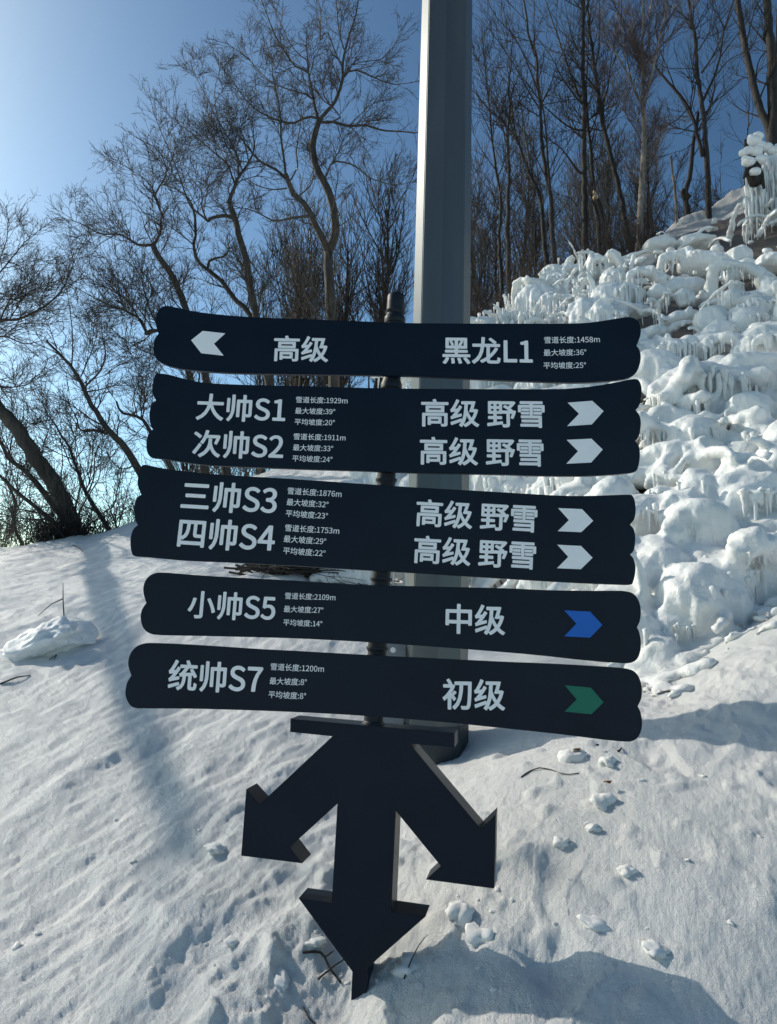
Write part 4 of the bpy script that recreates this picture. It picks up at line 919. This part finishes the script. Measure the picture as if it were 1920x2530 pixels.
# broad drifts and mounds
P, uv = sample(120); n = normal(P); mounds(P - n * .14, n, rng.uniform(35, 85, len(P)) * pxm(P), .45, 0)
P, uv = sample(26, 1180, 2060, .25, .97); n = normal(P); r = rng.uniform(50, 95, len(P)) * pxm(P); mounds(P, n, r, .8, .35, 2.6)
for p, nn, q in zip(P, n, r): curtain(p + nn * q * .55 - np.array([0, q * .3, q * .25]), q, 16, .7)
P, uv = sample(270, f0=.02); n = normal(P); k = .65 + 1.0 * np.clip((uv[:, 1] - 600) / 800, 0, 1); r = rng.uniform(13, 44, len(P)) * pxm(P) * k; mounds(P, n, r, .8, .6, 2.0)
for p, nn, q in zip(P, n, r):
    if rng.rand() < .62: curtain(p + nn * q * .7 - np.array([0, q * .25, q * .2]), q, rng.randint(4, 20), rng.uniform(.5, 2.8))
# arching buried branches, thicker lower down
P, uv = sample(420, f0=.02); n = normal(P); k = .6 + .9 * np.clip((uv[:, 1] - 650) / 700, 0, 1)
o_ = branches_(P, n, rng.uniform(60, 190, len(P)) * pxm(P) * k, rng.uniform(5, 13, len(P)) * pxm(P) * k, .8, .9)
sel = rng.rand(len(P)) < .65
for br, q in zip(o_[sel], (k * pxm(P))[sel]):
    m_ = rng.randint(4, 12); t_ = rng.rand(m_) * 5.9; i_ = t_.astype(int); p_ = br[i_] * (1 - (t_ - i_))[:, None] + br[i_ + 1] * (t_ - i_)[:, None]
    cones(p_, q * rng.uniform(15, 70, m_), q * rng.uniform(2.0, 4.2, m_), fine=.9)
P, uv = sample(34, 1250, 2080, .35, 1.0); n = normal(P)
branches_(P, n, rng.uniform(150, 330, len(P)) * pxm(P), rng.uniform(17, 30, len(P)) * pxm(P), .5, .8, 9)
# knobs
P, uv = sample(240); n = normal(P); mounds(P, n, rng.uniform(6, 15, len(P)) * pxm(P) * (.7 + .6 * np.clip((uv[:, 1] - 650) / 700, 0, 1)), .9, .9)
# the foot breaks up into low lumps that fade into the snow
uf = np.concatenate([rng.uniform(1540, 1930, 150), rng.uniform(1560, 1760, 60)]); P, ok = hit(uf, np.interp(uf, BOTU, BOTV) + np.abs(rng.normal(0, 42, len(uf))) - 14); P = P[ok]
mounds(P, normal(P), rng.uniform(5, 26, len(P)) ** 1.0 * pxm(P), .7, .1)
# crown of spikes at the upper left ridge and twiggy tangle below it
us = rng.uniform(1190, 1480, 140); vs0 = np.interp(us, TOPU, TOPV) + rng.uniform(-12, 80, 140); P, ok = hit(us, vs0); P = P[ok]
d = rng.randn(len(P), 3) * .28; d[:, 0] += .10; d[:, 2] = 1; L = rng.uniform(36, 95, len(P)) * pxm(P); r = rng.uniform(3.5, 7, len(P)) * pxm(P)
q = np.linspace(0, 1, 4); T_ = P[:, None] + d[:, None] * (L[:, None] * (q - .25))[..., None]
icl.tube(T_, np.maximum(r[:, None] * (1.2 - .85 * q)[None] * (1 + .15 * rng.randn(len(r), 4)), .010), 7, True)
cones(T_[:, 1], L * rng.uniform(.6, 1.6, len(L)), r * .7, fine=1); cones(T_[:, 2] * .5 + T_[:, 1] * .5 + rng.randn(len(L), 3) * .05, L * rng.uniform(.5, 1.3, len(L)), r * .6, fine=1)
P, uv = sample(330, 1190, 1560, 0, .30); n = normal(P); branches_(P, n, rng.uniform(35, 95, len(P)) * pxm(P), rng.uniform(3.5, 8, len(P)) * pxm(P), 1.2, .6, 5)
P, uv = sample(260, 1190, 1480, 0, .22); n = normal(P); cones(P + n * .24, rng.uniform(20, 75, len(P)) * pxm(P), rng.uniform(2.0, 4, len(P)) * pxm(P), fine=1)
P, uv = sample(220, 1560, 2050, .28, .55); n = normal(P); branches_(P, n, rng.uniform(30, 80, len(P)) * pxm(P), rng.uniform(4, 9, len(P)) * pxm(P), .9, .7, 5)
# iced figure standing on the ridge
P, ok = hit([1425, 1430, 1424], [660, 650, 655])
for dz, rr0 in ((0, .22), (.22, .19), (.42, .15), (.60, .10), (.72, .07)):
    mounds(P[:1] + np.array([[.03 * math.sin(dz * 9), 0, dz]]), np.array([[0, 0, 1.]]), [rr0], .9, 0)
curtain(P[0] + np.array([0, 0, .45]), .22, 10, 1.6)
# long fallen tubes showing between the boards
P, ok = hit([815, 850, 885, 930, 1000, 1320, 1400], [1436, 1440, 1436, 1430, 1200, 1440, 1446])
for p in P:
    ice.tube((p + np.stack([np.linspace(-.2, .9, 6), np.linspace(0, .2, 6), .05 + .35 * np.linspace(0, 1, 6) ** 1.2], -1))[None], np.full((1, 6), .055), 8, True)
# hanging curtain at the right edge, below the stump
Ph, _ = hit([1885], [560]); YH = float(Ph[0, 1]) - .25
uu = rng.uniform(1842, 2060, 420); vv_ = rng.uniform(376, 505, 420) + np.maximum(0, 1872 - uu) * 1.1
yy = YH + rng.uniform(-.25, .35, 420); P = at_y(uu, vv_, yy)
cones(P, rng.uniform(50, 150, 420) * yy / FPX, rng.uniform(2.2, 5.5, 420) * yy / FPX, .02, fine=.75)
for q in range(26):
    u_ = rng.uniform(1872, 2060); p = at_y(u_, rng.uniform(400, 540), YH + .45); mounds(p[None], np.array([[0, -1., 0]]), [rng.uniform(.22, .4)], 1.1, 0)
# shelves of buried wood with a row of icicles over a dark hollow
def shelf(u, v, wpx, lpx, r=.075):
    P, ok = hit([u], [v]); n_ = normal(P)[0]; p = P[0] + n_ * rng.uniform(.36, .5); w_ = wpx * p[1] / FPX; q = np.linspace(-.5, .5, 8); tl_ = rng.uniform(-.35, .35); ar_ = rng.uniform(.02, .12)
    tb = p + np.stack([q * w_, .12 * np.abs(q) + .05 * rng.randn(8), tl_ * q * w_ + ar_ * np.cos(q * 3.1) * w_ + .025 * rng.randn(8)], -1); tb[0] -= n_ * .42; tb[-1] -= n_ * .42
    ice.tube(tb[None], (r * (.8 + .7 * rng.rand(8)))[None], 10, True)
    m_ = int(wpx / 5.5); t_ = rng.uniform(.4, 6.6, m_); i_ = t_.astype(int); f_ = (t_ - i_)[:, None]; P0 = tb[i_] * (1 - f_) + tb[i_ + 1] * f_; P0[:, 1] += rng.uniform(-.06, .04, m_); P0[:, 2] -= r * .5
    cones(P0, lpx * p[1] / FPX * rng.uniform(.2, 1.1, m_) ** 1.0, rng.uniform(.012, .030, m_), .02, fine=1)
for a_ in [(1545, 968, 120, 75), (1608, 1168, 130, 85), (1655, 1050, 100, 80), (1730, 1085, 90, 90), (1835, 1275, 130, 60), (1880, 1490, 120, 45), (1690, 690, 140, 55), (1825, 735, 150, 50), (1560, 1330, 120, 45),
           (1770, 930, 110, 60), (1880, 1010, 120, 70), (1600, 745, 100, 50), (1500, 700, 90, 55), (1750, 1200, 90, 70), (1700, 1400, 100, 40), (1540, 1100, 80, 55), (1870, 1150, 100, 60), (1400, 715, 100, 60), (1320, 765, 90, 60)]: shelf(*a_)
raw = ice.mesh('ice_raw')
ob = bpy.data.objects.new('ice_raw', raw); C.objects.link(ob)
md = ob.modifiers.new('r', 'REMESH'); md.mode = 'VOXEL'; md.voxel_size = .030; md.adaptivity = 0
ms = ob.modifiers.new('s', 'SMOOTH'); ms.factor = .5; ms.iterations = 1
dg = bpy.context.evaluated_depsgraph_get(); me = bpy.data.meshes.new_from_object(ob.evaluated_get(dg))
bpy.data.objects.remove(ob); bpy.data.meshes.remove(raw)
nv = len(me.vertices); co_ = np.empty(nv * 3, np.float32); me.vertices.foreach_get('co', co_); co_ = co_.reshape(-1, 3)
no_ = np.empty(nv * 3, np.float32); me.vertices.foreach_get('normal', no_); no_ = no_.reshape(-1, 3)
# cull what is buried in the slope
q = .035 * fbm(co_[:, 0] * 3 + co_[:, 2], co_[:, 1] * 2 + co_[:, 2] * 2.5, 2) + .010 * fbm(co_[:, 0] * 11 + co_[:, 2] * 6, co_[:, 1] * 9 - co_[:, 2] * 10, 2)
steep = np.clip(1.15 - np.abs(no_[:, 2]) * 1.3, 0, 1)                       # water ran down the steep sides: fluted drips
fl = 1 - np.abs(pn(co_[:, 0] * 9 + co_[:, 2] * .9, co_[:, 1] * 9 + 3)) * 2.4
q = q + steep * .030 * (fl - .5)
co_ = co_ + no_ * q[:, None]
nf = len(me.polygons); vi = np.empty(nf * 4, np.int32) if all(False for _ in ()) else None
lt = np.empty(nf, np.int32); me.polygons.foreach_get('loop_total', lt)
li = np.empty(len(me.loops), np.int32); me.loops.foreach_get('vertex_index', li)
if (lt == 4).all():
    F = li.reshape(-1, 4); deep = co_[:, 2] < base_z(co_[:, 0], co_[:, 1]) - .22
    back = (co_[:, 1] > 22)
    F = F[~(deep[F].all(1) | back[F].any(1))]
    used = np.zeros(nv, bool); used[F.ravel()] = True; mp_ = np.cumsum(used) - 1; co_ = co_[used]; F = mp_[F]
    bpy.data.meshes.remove(me); me = mesh_np('frozen_bank', co_, [F], ice_m)
else:
    me.vertices.foreach_set('co', co_.ravel()); me.materials.append(ice_m)
im_e = icl.mesh('icicles', ice_m); NTRI[0] += icl.tris(); tag(link('icicles', im_e), 'slender icicles and upright ice spikes all over the frozen bank', kind='stuff')
NTRI[0] += 2 * len(me.polygons); print('ICE quads', len(me.polygons))
fb = link('frozen_bank', me); tag(fb, 'bank of rounded white ice mounds, iced branches and icicles covering the slope at the right', kind='stuff')
# ------------------------------------------------------------------ loose things on the snow
rng = np.random.RandomState(9)
dark_twig = mat('dead_twig', (.030, .022, .018), .8)[0]
leaf_m = mat('dry_leaf', (.32, .14, .04), .7)[0]
clod_m, nt_, b_ = mat('loose_snow', (.84, .85, .85), .6, Subsurface_Weight=.25, Subsurface_Scale=.03)
b_.inputs['Subsurface Radius'].default_value = (.5, .6, .7); noise_mix(nt_, b_, (.84, .85, .84), (.90, .90, .89), 18, 5, bump=.5, bscale=60, bdist=.01)
chunk_m, nt_, b_ = mat('wet_ice', (.70, .74, .73), .22); noise_mix(nt_, b_, (.58, .64, .62), (.78, .80, .79), 7, 5, bump=.7, bscale=30, bdist=.012); b_.inputs['Subsurface Weight'].default_value = .3; b_.inputs['Subsurface Radius'].default_value = (.4, .6, .65); b_.inputs['Subsurface Scale'].default_value = .04

def twig(label, px, w0, w1, lift=.012, side=None, cat='twig', group=None):
    px = np.array(px, float); P, ok = hit(px[:, 0], px[:, 1]); P[:, 2] = ground_z(P[:, 0], P[:, 1]) + lift * np.sin(np.linspace(.3, 2.8, len(P)))
    Pn, Rn = resample(P, np.linspace(w0, w1, len(P)), 10, .004, rng); A = Acc(); A.tube(Pn[None], Rn[None], 5, True)
    if side:
        k, dx, dy, dz = side; A.tube(np.stack([Pn[k], Pn[k] + np.array([dx, dy, dz]) * .5, Pn[k] + np.array([dx, dy, dz])])[None], np.array([[w1 * 1.2, w1, w1 * .6]]), 4, True)
    o = link('twig', A.mesh('twig', dark_twig)); return tag(o, label, cat, group)
twig('longest dark twig lying left of the sign foot, crossed by a straighter one', [(747, 2389), (790, 2397), (815, 2418), (842, 2438)], .005, .003, side=(4, .03, .01, .015))
twig('straight twig crossing the forked one beside the sign foot', [(785, 2452), (822, 2424), (859, 2398)], .0035, .002, .02)
twig('small pale twig on the snow below the left arrow, near the bottom edge', [(748, 2500), (765, 2507), (780, 2508)], .003, .002)
p0, ok = hit([998], [2424]); a = Acc(); q = np.linspace(0, 1, 8)
cv = p0[0] + np.stack([.075 * q, .03 * q, .115 * q - .03 * q * q * 0 + .02 * np.sin(q * 3)], -1); a.tube(cv[None], (.0028 - .002 * q)[None], 5, True)
tag(link('dry_stalk', a.mesh('dry_stalk', dark_twig)), 'thin curved dark stalk sticking up out of the shadowed snow right of the sign foot', 'stalk')
p0, ok = hit([158], [1524]); p0 = p0[0]; a = Acc()
a.tube(np.stack([p0, p0 + [-.02, 0, .13], p0 + [-.035, 0, .28]])[None], np.array([[.006, .005, .003]]), 5, True)
a.tube(np.stack([p0 + [-.02, 0, .15], p0 + [-.12, 0, .10], p0 + [-.22, 0, .0]])[None], np.array([[.005, .004, .003]]), 5, True)
tag(link('twig', a.mesh('twig', dark_twig)), 'upright forked twig standing just behind the ice block at the left', 'twig')
twig('long thin twig half sunk in the snow at the left edge, below the ice block', [(0, 1695), (40, 1683), (75, 1673)], .006, .003)
twig('short twig on the snow right of the long one at the left edge', [(122, 1632), (140, 1618), (133, 1634)], .004, .002)
twig('dark twig on the sunlit slope near the crest, left of the third board', [(180, 1345), (195, 1352), (205, 1358)], .007, .004)
twig('dark curved twig lying on the snow right of the right arrow', [(1288, 1938), (1310, 1918), (1345, 1915), (1400, 1924), (1430, 1928)], .0035, .002, .006)
twig('bent dark branch poking from the ice beside the fourth board, right end', [(1607, 1528), (1625, 1510), (1652, 1503)], .010, .005, .10, side=(8, .05, 0, -.10))
twig('dark branch tip lying below the bent one, beside the fourth board', [(1612, 1532), (1635, 1540), (1652, 1548)], .008, .005, .05)
twig('short dark stick on the snow just above the right end of the lowest board', [(1558, 1653), (1572, 1648), (1582, 1645)], .006, .003, .01)
twig('dark stick among the rough ice at the right, level with the lowest board', [(1588, 1659), (1596, 1655), (1604, 1655)], .005, .003, .01)
twig('tiny dark twig in the shade strip right of the lowest board', [(1527, 1858), (1532, 1852), (1536, 1851)], .006, .003, .01)
for u, v, lb in [(1880, 830, 'tangle of bare black twigs in a hollow of the ice near the right edge, level with the top board'), (1850, 862, 'lower tangle of thin dark twigs in the ice, near the right edge')]:
    p0, ok = hit([u], [v]); n = 14; P = np.repeat(p0, n, 0) + rng.randn(n, 3) * [.16, .06, .06] + [0, -.18, .12]
    d = rng.randn(n, 3) * [1, .4, .5]; d /= np.linalg.norm(d, axis=1, keepdims=True); Pt = P[:, None] + d[:, None] * (np.linspace(0, .30, 4)[None, :, None]) + rng.randn(n, 4, 3) * .035
    a = Acc(); a.tube(Pt, np.tile(np.array([.006, .005, .004, .002]), (n, 1)), 4)
    tag(link('twig_tangle', a.mesh('twig_tangle', dark_twig)), lb, 'twigs', kind='stuff')
# heap of cut brushwood seen between the third and fourth board
P, ok = hit(rng.uniform(600, 800, 60), rng.uniform(1398, 1428, 60)); d = rng.randn(len(P), 3) * [.6, .2, .25] + [1.0, 0, .12]; d /= np.linalg.norm(d, axis=1, keepdims=True)
Pt = P[:, None] + [0, 0, .05] + d[:, None] * (np.linspace(-.2, .9, 6)[None, :, None]) * rng.uniform(.4, 1.1, len(P))[:, None, None] + rng.randn(len(P), 6, 3) * .02
a = Acc(); a.tube(Pt, np.tile(np.linspace(.012, .004, 6), (len(P), 1)), 4); P2, R2 = spawn(Pt, np.tile(np.linspace(.012, .004, 6), (len(P), 1)), 4, .5, rng, 4, rtip=.003); a.tube(P2, R2, 3)
tag(link('brushwood', a.mesh('brushwood', dark_twig)), 'dark fallen brushwood on the snow seen between the third and fourth board', 'brush', kind='stuff')
p0, ok = hit([1224, 1232], [1449, 1446])
for k, (lb, dx) in enumerate((('pale broken stick in the snow, left one of the pair above the fourth board', 0), ('pale broken stick in the snow, right one of the pair above the fourth board', .09))):
    a = Acc(); b0 = p0[0] + [dx, -.1, -.03]; a.tube(np.stack([b0, b0 + [-.06, 0, .10], b0 + [-.11, 0, .20]])[None], np.array([[.014, .012, .010]]), 6, True)
    tag(link('broken_stick', a.mesh('broken_stick', bark_birch)), lb, 'stick')

def rock_mesh(name, seed, ma, sub=3, rough=.35, sh=(1, 1, .7)):
    r_ = np.random.RandomState(seed); v, f = icos(sub); o = r_.rand(3) * 50
    n = fbm(v[:, 0] * 1.3 + o[0] + v[:, 2], v[:, 1] * 1.3 + o[1] - v[:, 2] * .8, 4, .55); v = v * (1 + rough * n[:, None] * 1.6) * np.array(sh)
    return mesh_np(name, v, [f], ma)
# the ice block on the left
p0, ok = hit([95], [1598]); p0 = p0[0]
v, f = icos(5); n = fbm(v[:, 0] * 1.5 + 3 + v[:, 2], v[:, 1] * 1.5 - v[:, 2], 5, .55)
n = n + .35 * fbm(v[:, 0] * 6 + v[:, 2] * 3, v[:, 1] * 6 - v[:, 2] * 5, 3)
v = v * (1 + .42 * n[:, None]) * np.array([.29, .24, .17]); v[:, 2] += .22 * v[:, 0] + .04 * np.sin(v[:, 0] * 9); v[:, 0] += .02
tag(link('ice_block', mesh_np('ice_block', v + p0 + np.array([.02, .05, .02]), [f], clod_m)), 'large rough lump of grey ice lying on the slope at the left edge', 'ice block')
ms_ = [rock_mesh('snow_clod', 100 + k, clod_m, 3, .45, ((1, .9, .7), (1.3, .8, .6), (.9, .8, .9), (1.1, 1, .5))[k % 4]) for k in range(8)]
def clod(u, v, px, lb, group=None, sink=.25, k=None):
    p, ok = hit([u], [v]); p = p[0]; s = px / FPX * p[1] / 2
    o = bpy.data.objects.new('snow_clod', ms_[rng.randint(8) if k is None else k]); C.objects.link(o); o.location = (p[0], p[1], p[2] + s * (.3 - sink)); o.scale = (s, s, s * .8); o.rotation_euler = (rng.uniform(-.3, .3), rng.uniform(-.3, .3), rng.uniform(0, 6.28))
    return tag(o, lb, 'snow clod', group)
clod(535, 2110, 52, 'big pale clod of snow left of the tip of the left arrow')
clod(1136, 2300, 80, 'large smooth clod of snow right of the downward arrow head')
clod(1190, 2335, 70, 'low rounded clod just right of and below the smooth one by the downward arrow', sink=.6)
clod(1488, 1990, 60, 'upright pointed clod of snow beside the orange leaf', k=2)
clod(1465, 2065, 34, 'small round clod on the snow below the orange leaf')
clod(1388, 2095, 36, 'narrow upright snow flake standing just left of and below the small round clod', k=2)
clod(1475, 2285, 60, 'flat oblong clod on the open snow right of the arrows', sink=.5, k=1)
clod(1550, 2175, 44, 'crumbly clod midway down the right hand snow')
clod(1620, 2385, 50, 'clod throwing a short shadow low at the right')
clod(780, 2352, 46, 'clod just left of the downward arrow tip')
clod(1010, 2400, 80, 'heaped snow right of the sign foot, in the shadow edge', sink=.5, k=0)
clod(575, 2340, 34, 'clod with a ring of crumbs left of the downward arrow')
clod(690, 2440, 56, 'low mound of loose snow left of the sign foot, near the bottom edge', sink=.5)
clod(45, 2325, 34, 'dark sided clod close to the left edge, low down', sink=.5)
clod(1500, 1895, 46, 'bright crumbly clod below the right end of the lowest board')
clod(1410, 1885, 70, 'wide bright clod below the lowest board, with a dry leaf on it', sink=.45)
N = 44
for k in range(N):
    if k < 26: u = rng.normal(950, 260); v = rng.uniform(2150, 2520)
    elif k < 38: u = rng.uniform(1150, 1900); v = rng.uniform(1880, 2450)
    else: u = rng.uniform(0, 700); v = rng.uniform(1950, 2500)
    clod(u, v, rng.uniform(7, 20) * (1 if k < 60 else .7), 'small crumb of snow among many scattered on the slope', 'scattered snow crumbs', .5)
# crumbs of ice at the foot of the frozen bank
im_ = [rock_mesh('ice_lump', 200 + k, ice_m, 3, .4, ((1, .9, .7), (1.3, .8, .6))[k % 2]) for k in range(6)]
for k in range(26):
    u = rng.uniform(1560, 1800) if k < 20 else rng.uniform(1800, 1915); v = np.interp(u, BOTU, BOTV) + rng.uniform(-25, 45); p, ok = hit([u], [v]); p = p[0]; s = rng.uniform(14, 42) / FPX * p[1] / 2
    o = bpy.data.objects.new('ice_lump', im_[rng.randint(6)]); C.objects.link(o); o.location = (p[0], p[1], p[2] + s * .2); o.scale = (s, s, s); o.rotation_euler = (rng.uniform(-.4, .4), rng.uniform(-.4, .4), rng.uniform(0, 6))
    tag(o, 'loose lump of ice along the foot of the frozen bank at the right', 'ice lump', 'ice lumps at the foot of the bank')
for u, v, s, lb in [(1500, 1965, .020, 'curled orange dry leaf on the snow right of the right arrow'), (1424, 1880, .020, 'tan dry leaf on a bright clod below the lowest board'), (1474, 1872, .012, 'black dry leaf just right of the tan one below the lowest board')]:
    p, ok = hit([u], [v]); p = p[0] + [0, -.01, .02]; bm = bmesh.new(); q = [(-1, 0, .1), (-.5, .5, .35), (.2, .55, .2), (1, .1, .5), (.3, -.5, 0), (-.4, -.45, .3)]
    c = bm.verts.new(Vector(p) + Vector((0, 0, .01))); vv = [bm.verts.new(Vector(p) + Vector(x) * s) for x in q]
    for i in range(6): bm.faces.new([c, vv[i], vv[(i + 1) % 6]])
    r_ = bmesh.ops.solidify(bm, geom=list(bm.faces), thickness=.0008)
    me = bpy.data.meshes.new('leaf'); bm.to_mesh(me); bm.free(); me.materials.append(leaf_m if 'black' not in lb else dark_twig); tag(link('dry_leaf', me), lb, 'leaf')
# the stump whose roots are hung with ice, top right
sp_ = at_y([1868, 1862, 1858, 1872], [455, 425, 390, 352], YH - .45); a = Acc(); a.tube(resample(sp_, np.array([.12, .14, .12, .05]), 8, .01, rng)[0][None], np.array([[.11, .13, .14, .13, .12, .10, .07, .04]]), 8, True)
st_ = empty('tree_stump', tuple(sp_[0]), 'dark torn stump capped with ice, above the hanging ice curtain in the top right', 'stump')
for e_ in [((1858, 395), (1885, 372), (1915, 362)), ((1862, 400), (1880, 430), (1888, 465)), ((1858, 380), (1845, 365), (1842, 345)), ((1860, 410), (1845, 425), (1838, 440))]:
    q_ = at_y([x[0] for x in e_], [x[1] for x in e_], [YH - .45, YH - .5, YH - .55]); a.tube(q_[None], np.array([[.07, .05, .025]]), 6, True)
link('wood', a.mesh('wood', bark_dark), st_)
a = Acc()
for (u, v, r) in [(1850, 372, .09), (1862, 350, .12), (1868, 375, .11), (1850, 400, .10), (1878, 395, .10), (1866, 425, .09), (1872, 337, .09), (1880, 360, .09), (1895, 364, .09), (1842, 392, .06), (1836, 378, .07), (1908, 372, .09), (1856, 338, .05), (1873, 330, .045)]:
    c_ = at_y(u, v, YH - .55); v_, f_ = icos(3); a.add(v_ * r * np.array([1.2, 1, .9]) * (1 + .25 * pn(v_[:, :1] * 2 + u, v_[:, 1:2] * 2 + v_[:, 2:3])) + c_, None, f_)
link('ice_cap', a.mesh('ice_cap', ice_m), st_)
print('TRIS', NTRI)
